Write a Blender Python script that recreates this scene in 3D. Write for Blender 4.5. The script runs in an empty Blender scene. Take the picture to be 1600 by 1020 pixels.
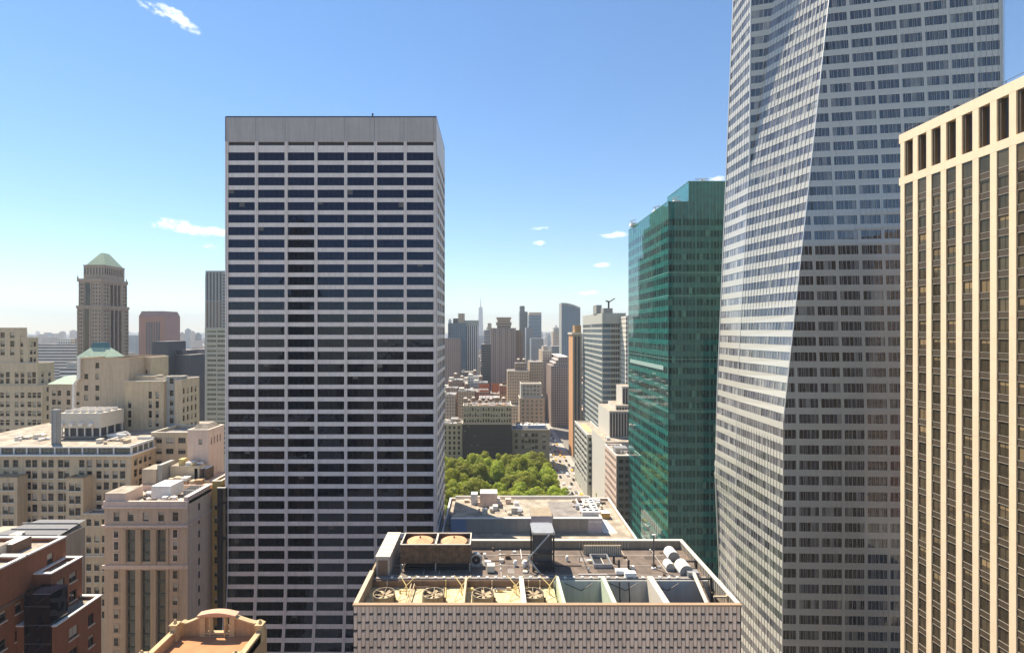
import bpy, math, random
from mathutils import Vector, Matrix
R = random.Random(11)
S = bpy.context.scene
COL = S.collection

# ------------------------------------------------------------------ camera, sky, sun, exposure
F, CX, CY, H = 770.0, 768.0, 516.0, 125.0
cam_d = bpy.data.cameras.new('camera'); cam = bpy.data.objects.new('camera', cam_d); COL.objects.link(cam)
cam.location = (0, 0, H); cam.rotation_euler = (math.pi/2, 0, 0)
cam_d.sensor_width = 36; cam_d.lens = F/1600*36; cam_d.shift_x = .02; cam_d.shift_y = .00375
cam_d.clip_start = .5; cam_d.clip_end = 40000
S.camera = cam
SUN_AZ, SUN_EL = math.radians(-45), math.radians(58)
sdir = Vector((math.sin(SUN_AZ)*math.cos(SUN_EL), math.cos(SUN_AZ)*math.cos(SUN_EL), math.sin(SUN_EL)))
sun_d = bpy.data.lights.new('sun', 'SUN'); sun_d.energy = 4.4; sun_d.angle = math.radians(.5); sun_d.color = (1, .93, .82)
sun = bpy.data.objects.new('sun', sun_d); COL.objects.link(sun)
sun.rotation_euler = (-sdir).to_track_quat('-Z', 'Y').to_euler(); sun.location = sdir*500
W = bpy.data.worlds.new('World'); S.world = W; W.use_nodes = True
S.view_settings.view_transform = 'Standard'; S.view_settings.look = 'None'
S.view_settings.exposure = 1.0; S.view_settings.gamma = 1
S.view_settings.use_white_balance = True; S.view_settings.white_balance_temperature = 7100; S.view_settings.white_balance_tint = 10
S.render.engine = 'CYCLES'
S.cycles.volume_bounces = 0; S.cycles.max_bounces = 6; S.cycles.diffuse_bounces = 4; S.cycles.glossy_bounces = 3
S.cycles.transmission_bounces = 2; S.cycles.transparent_max_bounces = 4
S.cycles.caustics_reflective = False; S.cycles.caustics_refractive = False

def N(nt, t, **k):
    n = nt.nodes.new(t)
    for a, b in k.items():
        if hasattr(n, a): setattr(n, a, b)
        else: n.inputs[a.replace('_', ' ')].default_value = b
    return n
def math_n(nt, op, a, b=None, c=None):
    n = nt.nodes.new('ShaderNodeMath'); n.operation = op
    for i, v in enumerate((a, b, c)):
        if v is None: continue
        if isinstance(v, (int, float)): n.inputs[i].default_value = v
        else: nt.links.new(v, n.inputs[i])
    return n.outputs[0]
def vmath(nt, op, a, b=None):
    n = nt.nodes.new('ShaderNodeVectorMath'); n.operation = op
    for i, v in enumerate((a, b)):
        if v is None: continue
        if isinstance(v, (tuple, list)): n.inputs[i].default_value = v
        else: nt.links.new(v, n.inputs[i])
    return n.outputs['Value'] if op in ('DOT_PRODUCT', 'LENGTH') else n.outputs[0]
def mixc(nt, f, a, b):
    n = nt.nodes.new('ShaderNodeMix'); n.data_type = 'RGBA'
    for i, v in ((0, f), (6, a), (7, b)):
        if isinstance(v, (int, float)): n.inputs[i].default_value = v
        elif isinstance(v, (tuple, list)): n.inputs[i].default_value = (*v[:3], 1)
        else: nt.links.new(v, n.inputs[i])
    return n.outputs[2]

def build_world():
    nt = W.node_tree; nt.nodes.clear()
    out = N(nt, 'ShaderNodeOutputWorld'); bg = N(nt, 'ShaderNodeBackground'); bg.inputs[1].default_value = .105
    sky = N(nt, 'ShaderNodeTexSky'); sky.sky_type = 'NISHITA'; sky.sun_disc = False
    sky.sun_elevation = SUN_EL; sky.sun_rotation = SUN_AZ; sky.altitude = 100
    sky.air_density = 1.0; sky.dust_density = 0.0; sky.ozone_density = 4.5
    nt.links.new(bg.outputs[0], out.inputs[0])
    tc = N(nt, 'ShaderNodeTexCoord'); d = tc.outputs['Generated']
    # a few small fair-weather clouds, each an uneven patch in its own direction of the sky
    no = N(nt, 'ShaderNodeTexNoise', Scale=34.0, Detail=9.0, Roughness=.72)
    mp = N(nt, 'ShaderNodeMapping'); mp.inputs['Scale'].default_value = (1, 1, 2.2)
    nt.links.new(d, mp.inputs[0]); nt.links.new(mp.outputs[0], no.inputs[0])
    total = None
    for px, py, hw, hh, tilt, am in ((276, 27, 38, 14, .34, 1.15), (228, 11, 22, 6, .35, .8), (250, 20, 27, 8, .3, .8), (285, 355, 56, 13, .1, 1.0), (340, 362, 40, 9, .05, .95), (330, 384, 60, 12, .2, .45),
                               (962, 368, 30, 8, 0, 1.15), (940, 414, 26, 5, -.05, .95), (841, 380, 13, 5, 0, .95), (845, 357, 16, 4, 0, .6),
                               (925, 457, 40, 6, 0, .7), (1118, 281, 18, 6, 0, .7), (-420, 230, 160, 34, .05, 1.0), (2150, 260, 190, 30, -.05, 1.0),
                               (-900, -250, 200, 60, .1, .9), (1200, -700, 160, 50, .1, .9)):
        v = Vector(((px-CX)/F, 1, (CY-py)/F)); L = v.length; v.normalize()
        r = Vector((v.y, -v.x, 0)).normalized(); u = r.cross(v)
        rr = r*math.cos(tilt) - u*math.sin(tilt); uu = r*math.sin(tilt) + u*math.cos(tilt)
        a = math_n(nt, 'DIVIDE', vmath(nt, 'DOT_PRODUCT', d, tuple(rr)), hw/F/L)
        b = math_n(nt, 'DIVIDE', vmath(nt, 'DOT_PRODUCT', d, tuple(uu)), hh/F/L)
        f = math_n(nt, 'GREATER_THAN', vmath(nt, 'DOT_PRODUCT', d, tuple(v)), 0)
        e = math_n(nt, 'SUBTRACT', 1.0, math_n(nt, 'ADD', math_n(nt, 'MULTIPLY', a, a), math_n(nt, 'MULTIPLY', b, b)))
        e = math_n(nt, 'MULTIPLY', math_n(nt, 'MAXIMUM', e, 0), f)
        e = math_n(nt, 'MULTIPLY', e, am)
        total = e if total is None else math_n(nt, 'MAXIMUM', total, e)
    k = math_n(nt, 'SUBTRACT', math_n(nt, 'ADD', total, math_n(nt, 'MULTIPLY', no.outputs[0], 3.4)), 2.12)
    k = math_n(nt, 'MULTIPLY', math_n(nt, 'MAXIMUM', k, 0), 1.0)
    k = math_n(nt, 'MINIMUM', math_n(nt, 'MULTIPLY', k, math_n(nt, 'GREATER_THAN', total, .001)), .96)
    # summer haze: the sky pales a little towards the horizon
    hsv = N(nt, 'ShaderNodeHueSaturation'); hsv.inputs['Saturation'].default_value = 1.13; hsv.inputs['Value'].default_value = .95; nt.links.new(sky.outputs[0], hsv.inputs['Color'])
    cv = mixc(nt, k, hsv.outputs[0], (9.0, 9.2, 9.4))
    nt.links.new(cv, bg.inputs[0])
build_world()

# ------------------------------------------------------------------ materials
MATS = {}
def mat(name, col, rough=.85, noise=.12, scale=.6, metal=0, spec=.5, bump=0, col2=None, streak=0, rnd=0, ior=None, coat=0):
    if name in MATS: return MATS[name]
    m = bpy.data.materials.new(name); MATS[name] = m; m.use_nodes = True
    nt = m.node_tree; b = nt.nodes['Principled BSDF']
    b.inputs['Roughness'].default_value = rough; b.inputs['Metallic'].default_value = metal
    b.inputs['Specular IOR Level'].default_value = spec
    if ior: b.inputs['IOR'].default_value = ior
    if coat: b.inputs['Coat Weight'].default_value = coat; b.inputs['Coat Roughness'].default_value = .08
    g = N(nt, 'ShaderNodeNewGeometry')
    n = N(nt, 'ShaderNodeTexNoise', Scale=scale, Detail=5.0, Roughness=.65)
    nt.links.new(g.outputs['Position'], n.inputs[0])
    c2 = col2 or tuple(c*.72 for c in col)
    f = math_n(nt, 'MULTIPLY', math_n(nt, 'SUBTRACT', n.outputs[0], .32), noise*7)
    f = math_n(nt, 'MINIMUM', math_n(nt, 'MAXIMUM', f, 0), 1)
    cc = mixc(nt, f, tuple(c*(1+noise*.35) for c in col), c2)
    if streak:                                           # rain streaks and soot running down the wall
        mp = N(nt, 'ShaderNodeMapping'); mp.inputs['Scale'].default_value = (.8, .8, .045)
        nt.links.new(g.outputs['Position'], mp.inputs[0])
        n2 = N(nt, 'ShaderNodeTexNoise', Scale=1.6, Detail=4.0, Roughness=.6); nt.links.new(mp.outputs[0], n2.inputs[0])
        f2 = math_n(nt, 'MINIMUM', math_n(nt, 'MAXIMUM', math_n(nt, 'MULTIPLY', math_n(nt, 'SUBTRACT', n2.outputs[0], .46), 5*streak), 0), streak)
        cc = mixc(nt, f2, cc, tuple(c*.5 for c in col))
    if rnd:
        oi = N(nt, 'ShaderNodeObjectInfo')
        hs = N(nt, 'ShaderNodeHueSaturation')
        nt.links.new(math_n(nt, 'ADD', math_n(nt, 'MULTIPLY', oi.outputs['Random'], rnd*2), 1-rnd), hs.inputs['Value'])
        nt.links.new(cc, hs.inputs['Color']); cc = hs.outputs[0]
    nt.links.new(cc, b.inputs['Base Color'])
    if bump:
        bn = N(nt, 'ShaderNodeBump'); bn.inputs['Strength'].default_value = bump; bn.inputs['Distance'].default_value = .3
        nt.links.new(n.outputs[0], bn.inputs['Height']); nt.links.new(bn.outputs[0], b.inputs['Normal'])
    return m
def glass(name, col, ior=1.9, rough=.03, metal=0, rnd=.35, wave=.02, ws=.25):
    if name in MATS: return MATS[name]
    m = bpy.data.materials.new(name); MATS[name] = m; m.use_nodes = True
    nt = m.node_tree; b = nt.nodes['Principled BSDF']
    b.inputs['Roughness'].default_value = rough; b.inputs['Metallic'].default_value = metal; b.inputs['IOR'].default_value = ior
    g = N(nt, 'ShaderNodeNewGeometry')
    # what stands behind the pane: interior tones change from room to room
    wn = N(nt, 'ShaderNodeTexNoise', Scale=.33, Detail=3.0, Roughness=.7); nt.links.new(g.outputs['Position'], wn.inputs[0])
    oi = N(nt, 'ShaderNodeObjectInfo')
    v = math_n(nt, 'ADD', math_n(nt, 'MULTIPLY', wn.outputs[0], 1.4), math_n(nt, 'MULTIPLY', oi.outputs['Random'], rnd*2))
    hs = N(nt, 'ShaderNodeHueSaturation'); hs.inputs['Color'].default_value = (*col, 1)
    nt.links.new(math_n(nt, 'SUBTRACT', v, rnd-.3), hs.inputs['Value'])
    nt.links.new(hs.outputs[0], b.inputs['Base Color'])
    if wave:
        n2 = N(nt, 'ShaderNodeTexNoise', Scale=ws, Detail=2.0); nt.links.new(g.outputs['Position'], n2.inputs[0])
        bn = N(nt, 'ShaderNodeBump'); bn.inputs['Strength'].default_value = wave; bn.inputs['Distance'].default_value = 1
        nt.links.new(n2.outputs[0], bn.inputs['Height']); nt.links.new(bn.outputs[0], b.inputs['Normal'])
    return m
def far_mat(name, wall, win, pw=3.2, ph=3.7, fw=.5, fh=.5, rough=.7, win_rough=.3, roof=(.3, .29, .28)):
    """wall with small windows, for buildings too far away to tell their windows apart"""
    if name in MATS: return MATS[name]
    m = bpy.data.materials.new(name); MATS[name] = m; m.use_nodes = True
    nt = m.node_tree; b = nt.nodes['Principled BSDF']
    g = N(nt, 'ShaderNodeNewGeometry'); sp = N(nt, 'ShaderNodeSeparateXYZ'); nt.links.new(g.outputs['Position'], sp.inputs[0])
    sn = N(nt, 'ShaderNodeSeparateXYZ'); nt.links.new(g.outputs['Normal'], sn.inputs[0])
    u = math_n(nt, 'DIVIDE', math_n(nt, 'ADD', sp.outputs[0], sp.outputs[1]), pw)
    z = math_n(nt, 'DIVIDE', sp.outputs[2], ph)
    fu = math_n(nt, 'LESS_THAN', math_n(nt, 'FRACT', u), fw); fz = math_n(nt, 'LESS_THAN', math_n(nt, 'FRACT', z), fh)
    k = math_n(nt, 'MULTIPLY', fu, fz)
    up = math_n(nt, 'GREATER_THAN', sn.outputs[2], .5)
    k = math_n(nt, 'MULTIPLY', k, math_n(nt, 'SUBTRACT', 1, up))
    oi = N(nt, 'ShaderNodeObjectInfo')
    hs = N(nt, 'ShaderNodeHueSaturation'); hs.inputs['Color'].default_value = (*wall, 1)
    nz = N(nt, 'ShaderNodeTexNoise', Scale=.02, Detail=3.0); nt.links.new(g.outputs['Position'], nz.inputs[0])
    nt.links.new(math_n(nt, 'ADD', math_n(nt, 'MULTIPLY', oi.outputs['Random'], .3), math_n(nt, 'ADD', math_n(nt, 'MULTIPLY', nz.outputs[0], .8), .45)), hs.inputs['Value'])
    rf = mixc(nt, up, hs.outputs[0], roof)
    cc = mixc(nt, k, rf, win)
    nt.links.new(cc, b.inputs['Base Color'])
    nt.links.new(math_n(nt, 'SUBTRACT', rough, math_n(nt, 'MULTIPLY', k, rough-win_rough)), b.inputs['Roughness'])
    return m

LIME = mat('limestone', (.6, .47, .31), streak=.35, noise=.16)
LIME2 = mat('limestone_warm', (.6, .48, .33), streak=.3, noise=.15)
LIME3 = mat('limestone_grey', (.53, .42, .3), streak=.35, noise=.15)
PINK = mat('pink_granite', (.57, .42, .3), streak=.3, noise=.14)
PINKL = mat('pale_terracotta', (.7, .53, .43), streak=.25, noise=.12)
PINKW = mat('painted_party_wall', (.7, .55, .44), streak=.3, noise=.15)
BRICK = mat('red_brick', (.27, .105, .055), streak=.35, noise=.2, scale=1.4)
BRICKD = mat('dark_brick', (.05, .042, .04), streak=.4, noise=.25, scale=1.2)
BROWN = mat('brown_brick', (.2, .13, .09), streak=.3, noise=.2)
COP = mat('coping_stone', (.66, .6, .5), noise=.15, scale=1.5)
COPW = mat('white_coping', (.78, .74, .68), noise=.15, scale=1.5)
ROOFG = mat('grey_roof_membrane', (.3, .27, .24), noise=.35, scale=.35, col2=(.17, .15, .14), rough=.95)
ROOFW = mat('white_roof_membrane', (.46, .39, .31), noise=.5, scale=.3, col2=(.28, .235, .18), rough=.9)
ROOFD = mat('dark_roof_membrane', (.1, .1, .1), noise=.3, scale=.5, rough=.9)
ROOFB = mat('brown_roof_deck', (.185, .14, .11), noise=.4, scale=.5, col2=(.11, .085, .07), rough=.95, bump=.1)
COPPER = mat('green_copper', (.4, .5, .37), noise=.35, scale=.9, col2=(.27, .38, .28), rough=.7)
TRAV = mat('travertine', (.78, .71, .68), noise=.12, scale=.35, streak=.22, rough=.6)
TRAVD = mat('travertine_panel', (.46, .42, .41), noise=.14, scale=.3, streak=.3, rough=.6)
FRIT = mat('fritted_glass', (.54, .52, .45), noise=.06, scale=.2, rough=.14, ior=1.9)
FIN = mat('aluminium_fin', (.42, .42, .4), noise=.05, rough=.4, metal=.3)
ALU = mat('aluminium', (.55, .55, .53), noise=.15, rough=.4, metal=.4)
TANST = mat('cream_marble', (.82, .65, .44), noise=.1, scale=.5, streak=.12, rough=.7)
TANSP = mat('bronze_spandrel', (.1, .072, .045), noise=.2, rough=.45, metal=.2)
LINEM = mat('pale_metal_trim', (.36, .31, .24), noise=.1, rough=.4)
BLKM = mat('black_steel', (.03, .03, .035), noise=.2, rough=.5)
GREYM = mat('grey_panel', (.34, .33, .3), noise=.1, scale=.2, streak=.2, rough=.6)
BLUEM = mat('blue_grey_panel', (.19, .27, .42), noise=.12, rough=.5)
LAVM = mat('lavender_grey_panel', (.45, .42, .46), noise=.1, rough=.6)
WHT = mat('white_paint', (.8, .78, .74), noise=.2, scale=1.2)
GALV = mat('galvanised_metal', (.4, .4, .4), noise=.25, scale=1.5, rough=.45, metal=.4)
RUST = mat('rusted_steel', (.16, .1, .065), noise=.5, scale=1.2, col2=(.08, .055, .04), streak=.5, rough=.8)
ORNG = mat('orange_primer', (.72, .36, .19), noise=.3, scale=.8, col2=(.5, .24, .13), rough=.8)
TERRA = mat('orange_roof_membrane', (.52, .24, .11), noise=.35, scale=.35, col2=(.4, .19, .09), rough=.95)
TERRW = mat('tan_terracotta', (.47, .31, .17), noise=.25, scale=1.5, streak=.3)
YELL = mat('yellowed_paint', (.7, .56, .25), noise=.35, scale=1.1, col2=(.5, .36, .14))
CREAMF = mat('cream_cell_floor', (.72, .6, .36), noise=.4, scale=.8, col2=(.4, .32, .18))
MINT = mat('mint_painted_steel', (.58, .66, .48), noise=.2, scale=1.2)
GOLD = mat('gold_brick', (.5, .33, .1), noise=.2, streak=.3)
SLATE = mat('dark_slate', (.06, .065, .08), noise=.2, rough=.5)
PANELS = mat('concrete_panel', (.9, .72, .56), noise=.2, scale=.6, streak=.25, rnd=.07)
ASPH = mat('asphalt', (.07, .068, .066), noise=.25, scale=.3)
ROADL = mat('worn_concrete_road', (.36, .32, .27), noise=.3, scale=.15)
WALKM = mat('pavement', (.42, .39, .34), noise=.2, scale=.4)
GRASS = mat('lawn', (.06, .1, .025), noise=.3, scale=.2)
GRNDM = mat('city_ground', (.24, .22, .19), noise=.3, scale=.05)
WATER = mat('river_water', (.1, .16, .19), noise=.1, scale=.002, rough=.25)
PAINT = mat('road_paint', (.75, .73, .68), noise=.2)
FRAME = mat('window_frame', (.2, .18, .16), noise=.1, rough=.6)
FRAMEW = mat('pale_window_frame', (.5, .47, .42), noise=.1, rough=.6)
BLIND = mat('window_blind', (.42, .38, .31), noise=.15, rough=.8, rnd=.25)
BLINDY = mat('yellow_blind', (.42, .29, .11), noise=.15, rough=.8, rnd=.25)
G_DARK = glass('dark_window_glass', (.02, .019, .02), ior=1.5)
G_NAVY = glass('navy_tinted_glass', (.004, .005, .009), ior=1.5, rnd=.3, wave=.05)
def tint(m, c): m.node_tree.nodes['Principled BSDF'].inputs['Specular Tint'].default_value = (*c, 1)
tint(G_NAVY, (.45, .6, 1))
G_BRZ = glass('bronze_tinted_glass', (.075, .058, .036), ior=1.6)
G_BOA = [glass('tower_glass_a', (.04, .042, .055), ior=2.15, wave=.01), glass('tower_glass_b', (.012, .012, .016), ior=2.15, wave=.01),
         glass('tower_glass_c', (.11, .11, .105), ior=2.1), glass('tower_glass_d', (.26, .25, .23), ior=2.0)]
G_BOAS = [glass('side_tower_glass_a', (.13, .13, .15), ior=2.2, wave=.01), glass('side_tower_glass_b', (.07, .07, .08), ior=2.2, wave=.01), glass('side_tower_glass_c', (.2, .2, .21), ior=2.1), glass('side_tower_glass_d', (.3, .3, .29), ior=2.0)]
G_GRN = [glass('green_glass_a', (.008, .045, .045), ior=1.6, wave=.06), glass('green_glass_b', (.004, .018, .022), ior=1.6, wave=.06),
         glass('green_glass_c', (.06, .14, .12), ior=1.6, wave=.05)]
GRN_SP = glass('green_spandrel_glass', (.013, .115, .11), ior=1.5, wave=.05, rnd=.1)
GRN_HI = glass('green_mirror_glass', (.2, .38, .36), ior=2.0, metal=.75, wave=.05, rnd=.05)
GRN_FIN = mat('green_metal_trim', (.12, .3, .24), rough=.4, noise=.05)

for m_ in G_GRN: tint(m_, (.35, .85, .85))
tint(G_BRZ, (1, .8, .5))

# ------------------------------------------------------------------ mesh helpers
class MB:
    def __init__(s): s.v = []; s.f = []; s.m = []
    def quad(s, a, b, c, d, mi=0):
        i = len(s.v); s.v += [tuple(a), tuple(b), tuple(c), tuple(d)]; s.f.append((i, i+1, i+2, i+3)); s.m.append(mi)
    def tri(s, a, b, c, mi=0):
        i = len(s.v); s.v += [tuple(a), tuple(b), tuple(c)]; s.f.append((i, i+1, i+2)); s.m.append(mi)
    def box(s, x0, x1, y0, y1, z0, z1, mi=0, top=None, bottom=True):
        if x1 < x0: x0, x1 = x1, x0
        if y1 < y0: y0, y1 = y1, y0
        i = len(s.v)
        s.v += [(x0,y0,z0),(x1,y0,z0),(x1,y1,z0),(x0,y1,z0),(x0,y0,z1),(x1,y0,z1),(x1,y1,z1),(x0,y1,z1)]
        fs = [(0,1,5,4),(1,2,6,5),(2,3,7,6),(3,0,4,7),(4,5,6,7)] + ([(3,2,1,0)] if bottom else [])
        for k, f in enumerate(fs):
            s.f.append(tuple(i+q for q in f)); s.m.append(top if (k == 4 and top is not None) else mi)
    def ring(s, x0, x1, y0, y1, z0, z1, t, mi=0):
        s.box(x0, x1, y0, y0+t, z0, z1, mi); s.box(x0, x1, y1-t, y1, z0, z1, mi)
        s.box(x0, x0+t, y0+t, y1-t, z0, z1, mi); s.box(x1-t, x1, y0+t, y1-t, z0, z1, mi)
    def cyl(s, x, y, z0, z1, r, n=14, r2=None, mi=0, cap=True, capmi=None):
        r2 = r if r2 is None else r2; i = len(s.v)
        for k in range(n):
            a = 2*math.pi*k/n; s.v.append((x+r*math.cos(a), y+r*math.sin(a), z0))
        for k in range(n):
            a = 2*math.pi*k/n; s.v.append((x+r2*math.cos(a), y+r2*math.sin(a), z1))
        for k in range(n):
            q = (k+1) % n; s.f.append((i+k, i+q, i+n+q, i+n+k)); s.m.append(mi)
        if cap and r2 > .001: s.f.append(tuple(i+n+k for k in range(n))); s.m.append(mi if capmi is None else capmi)
    def tube(s, p, q, r, n=5, mi=0):
        p, q = Vector(p), Vector(q); d = (q-p).normalized()
        a = d.cross(Vector((0, 0, 1))) if abs(d.z) < .9 else d.cross(Vector((1, 0, 0)))
        a.normalize(); b = d.cross(a); i = len(s.v)
        for c in (p, q):
            for k in range(n):
                t = 2*math.pi*k/n; s.v.append(tuple(c + a*r*math.cos(t) + b*r*math.sin(t)))
        for k in range(n):
            w = (k+1) % n; s.f.append((i+k, i+n+k, i+n+w, i+w)); s.m.append(mi)
        s.f.append(tuple(i+k for k in range(n))); s.m.append(mi)
        s.f.append(tuple(i+n+k for k in reversed(range(n)))); s.m.append(mi)
    def pyramid(s, x0, x1, y0, y1, z0, z1, ix, iy, mi=0, topmi=None):
        a = [(x0,y0,z0),(x1,y0,z0),(x1,y1,z0),(x0,y1,z0)]; b = [(x0+ix,y0+iy,z1),(x1-ix,y0+iy,z1),(x1-ix,y1-iy,z1),(x0+ix,y1-iy,z1)]
        for k in range(4):
            q = (k+1) % 4; s.quad(a[k], a[q], b[q], b[k], mi)
        s.quad(*b, mi if topmi is None else topmi)
    def mesh(s, name, mats):
        me = bpy.data.meshes.new(name); me.from_pydata(s.v, [], s.f)
        if not isinstance(mats, (list, tuple)): mats = [mats]
        for m in mats: me.materials.append(m)
        if len(mats) > 1: me.polygons.foreach_set('material_index', s.m)
        me.update(); return me
    def build(s, name, mats, parent=None, loc=None, rot=0, kind=None, smooth=False):
        """vertices are in world coordinates unless loc is given (then local to loc, in world)"""
        if not s.f: return None
        if loc is None:
            o = parent_loc(parent)
            if o is None:
                c = Vector(s.v[0]); o = Vector((c.x, c.y, c.z))
            s.v = [(a-o.x, b-o.y, c-o.z) for a, b, c in s.v]; loc = o
        me = s.mesh(name, mats)
        if smooth: me.polygons.foreach_set('use_smooth', [True]*len(me.polygons))
        return link(name, me, parent, loc, rot, kind)
LOCS = {}
def parent_loc(p): return None if p is None else LOCS[p.name]
def link(name, me, parent=None, loc=(0, 0, 0), rot=0, kind=None):
    o = bpy.data.objects.new(name, me); COL.objects.link(o); loc = Vector(loc)
    if parent is not None:
        o.parent = parent; o.location = loc - LOCS[parent.name]
        LOCS[o.name] = loc
    else: o.location = loc; LOCS[o.name] = loc
    if rot: o.rotation_euler = (0, 0, rot)
    if kind: o['kind'] = kind
    return o
def tag(o, label, cat, group=None):
    o['label'] = label; o['category'] = cat
    if group: o['group'] = group
    return o
def thing(name, label, cat, loc, group=None):
    o = bpy.data.objects.new(name, None); COL.objects.link(o); o.location = loc; LOCS[o.name] = Vector(loc)
    o.empty_display_size = 1
    return tag(o, label, cat, group)
def copy_tree(o, loc, rot=None, parent=None, scale=None):
    c = o.copy(); COL.objects.link(c)
    if parent is None:
        c.location = loc; LOCS[c.name] = Vector(loc)
        if rot is not None: c.rotation_euler = (0, 0, rot)
        if scale: c.scale = scale
    else: c.parent = parent
    for ch in list(o.children): copy_tree(ch, None, None, c)
    return c
def X(px, D): return (px-CX)*D/F
def Z(py, D): return H-(py-CY)*D/F

# ------------------------------------------------------------------ facade system
WC = {}
def win_add(mb, w, h, style, var, u=0, z=0, y=0):
    """one window in face coordinates; slots: 0 frame, 1 glass, 2 blind"""
    fr = min(.09, w*.09)
    def q(a, b, c, d, yy, mi): mb.quad((u+a, y+yy, z+c), (u+b, y+yy, z+c), (u+b, y+yy, z+d), (u+a, y+yy, z+d), mi)
    bl = (0, .32, .55, .85)[var]
    if style == 'plain': bl = 0
    zb = h*(1-bl)
    if bl: q(0, w, zb, h, 0, 2)
    q(0, w, 0, zb, 0, 1)
    if style == 'sash':
        q(0, w, h*.5-.05, h*.5+.05, -.03, 0); q(0, fr, 0, h, -.04, 0); q(w-fr, w, 0, h, -.04, 0)
        q(fr, w-fr, h-fr, h, -.04, 0); q(fr, w-fr, 0, fr, -.04, 0)
    elif style.startswith('strip'):
        n = int(style[5:])
        for k in range(n+1):
            c = w*k/n; a = max(0, c-fr*.5); b = min(w, c+fr*.5); q(a, b, 0, h, -.04, 0)
        q(0, w, h-fr, h, -.03, 0); q(0, w, 0, fr, -.03, 0)
def win_mesh(style, w, h, var, mats):
    k = (style, round(w, 2), round(h, 2), var, mats[1].name, mats[0].name, mats[2].name)
    if k not in WC:
        mb = MB(); win_add(mb, w, h, style, var); WC[k] = mb.mesh('window', mats)
    return WC[k]
WDEF = [FRAME, G_DARK, BLIND]
def facade(root, face, x0, x1, y0, y1, z0, z1, wm, cols, rows, style='sash', indiv=True, depth=.3, mats=None, weights=(4, 3, 2, 1), skip=None, sill=None, wall_name='wall', limit=None):
    mats = mats or WDEF
    P, rot, Wd = {'F': ((x0, y0), 0, x1-x0), 'R': ((x1, y0), math.pi/2, y1-y0), 'L': ((x0, y1), -math.pi/2, y1-y0), 'B': ((x1, y1), math.pi, x1-x0)}[face]
    P = Vector((P[0], P[1], z0))
    cols = sorted((max(.05, a), min(Wd-.05, b)) for a, b in cols if b > .3 and a < Wd-.3)
    rows = sorted((a-z0, b-z0) for a, b in rows if a > z0+.1 and b < z1-.05)
    mb = MB(); us = [0]; zs = [0]
    for a, b in cols: us += [a, b]
    us.append(Wd); zz = 0
    top = z1-z0
    for i, (ra, rb) in enumerate(rows):
        mb.quad((0, 0, zz), (Wd, 0, zz), (Wd, 0, ra), (0, 0, ra)); zz = rb
        uu = 0
        for j, (a, b) in enumerate(cols):
            if skip and skip(j, i, len(rows)-1-i): continue
            mb.quad((uu, 0, ra), (a, 0, ra), (a, 0, rb), (uu, 0, rb)); uu = b
            mb.quad((a, 0, ra), (a, depth, ra), (a, depth, rb), (a, 0, rb)); mb.quad((b, depth, ra), (b, 0, ra), (b, 0, rb), (b, depth, rb))
            mb.quad((a, 0, ra), (b, 0, ra), (b, depth, ra), (a, depth, ra)); mb.quad((a, depth, rb), (b, depth, rb), (b, 0, rb), (a, 0, rb))
        mb.quad((uu, 0, ra), (Wd, 0, ra), (Wd, 0, rb), (uu, 0, rb))
    mb.quad((0, 0, zz), (Wd, 0, zz), (Wd, 0, top), (0, 0, top))
    mb.build(wall_name, wm, root, loc=P, rot=rot)
    M = Matrix.Rotation(rot, 3, 'Z'); js = MB(); sm = MB(); cnt = 0
    for i in reversed(range(len(rows))):
        ra, rb = rows[i]
        for j, (a, b) in enumerate(cols):
            if skip and skip(j, i, len(rows)-1-i): continue
            var = R.choices((0, 1, 2, 3), weights)[0]
            if indiv and (limit is None or cnt < limit):
                cnt += 1
                link('window', win_mesh(style, b-a, rb-ra, var, mats), root, P + M @ Vector((a, depth-.02, ra)), rot)
            else: win_add(js, b-a, rb-ra, style, var, a, ra, depth-.02)
            if sill: sm.box(a-.12, b+.12, -.14, .0, ra-.22, ra-.02)
    js.build('distant_windows', mats, root, loc=P, rot=rot, kind='stuff')
    if sill: sm.build('sills', sill, root, loc=P, rot=rot, kind='stuff')
def even(Wd, n, w, m=None):
    m = w*.6 if m is None else m
    p = (Wd-2*m)/n; return [(m+p*(k+.5)-w/2, m+p*(k+.5)+w/2) for k in range(n)]
def pairs(Wd, n, w, gap, m=.5):
    p = (Wd-2*m)/n; r = []
    for k in range(n):
        c = m+p*(k+.5); r += [(c-gap/2-w, c-gap/2), (c+gap/2, c+gap/2+w)]
    return r
def rows_down(zt, pitch, h, zmin):
    r = []; k = 0
    while zt-k*pitch-h > zmin: r.append((zt-k*pitch-h, zt-k*pitch)); k += 1
    return r
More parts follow.
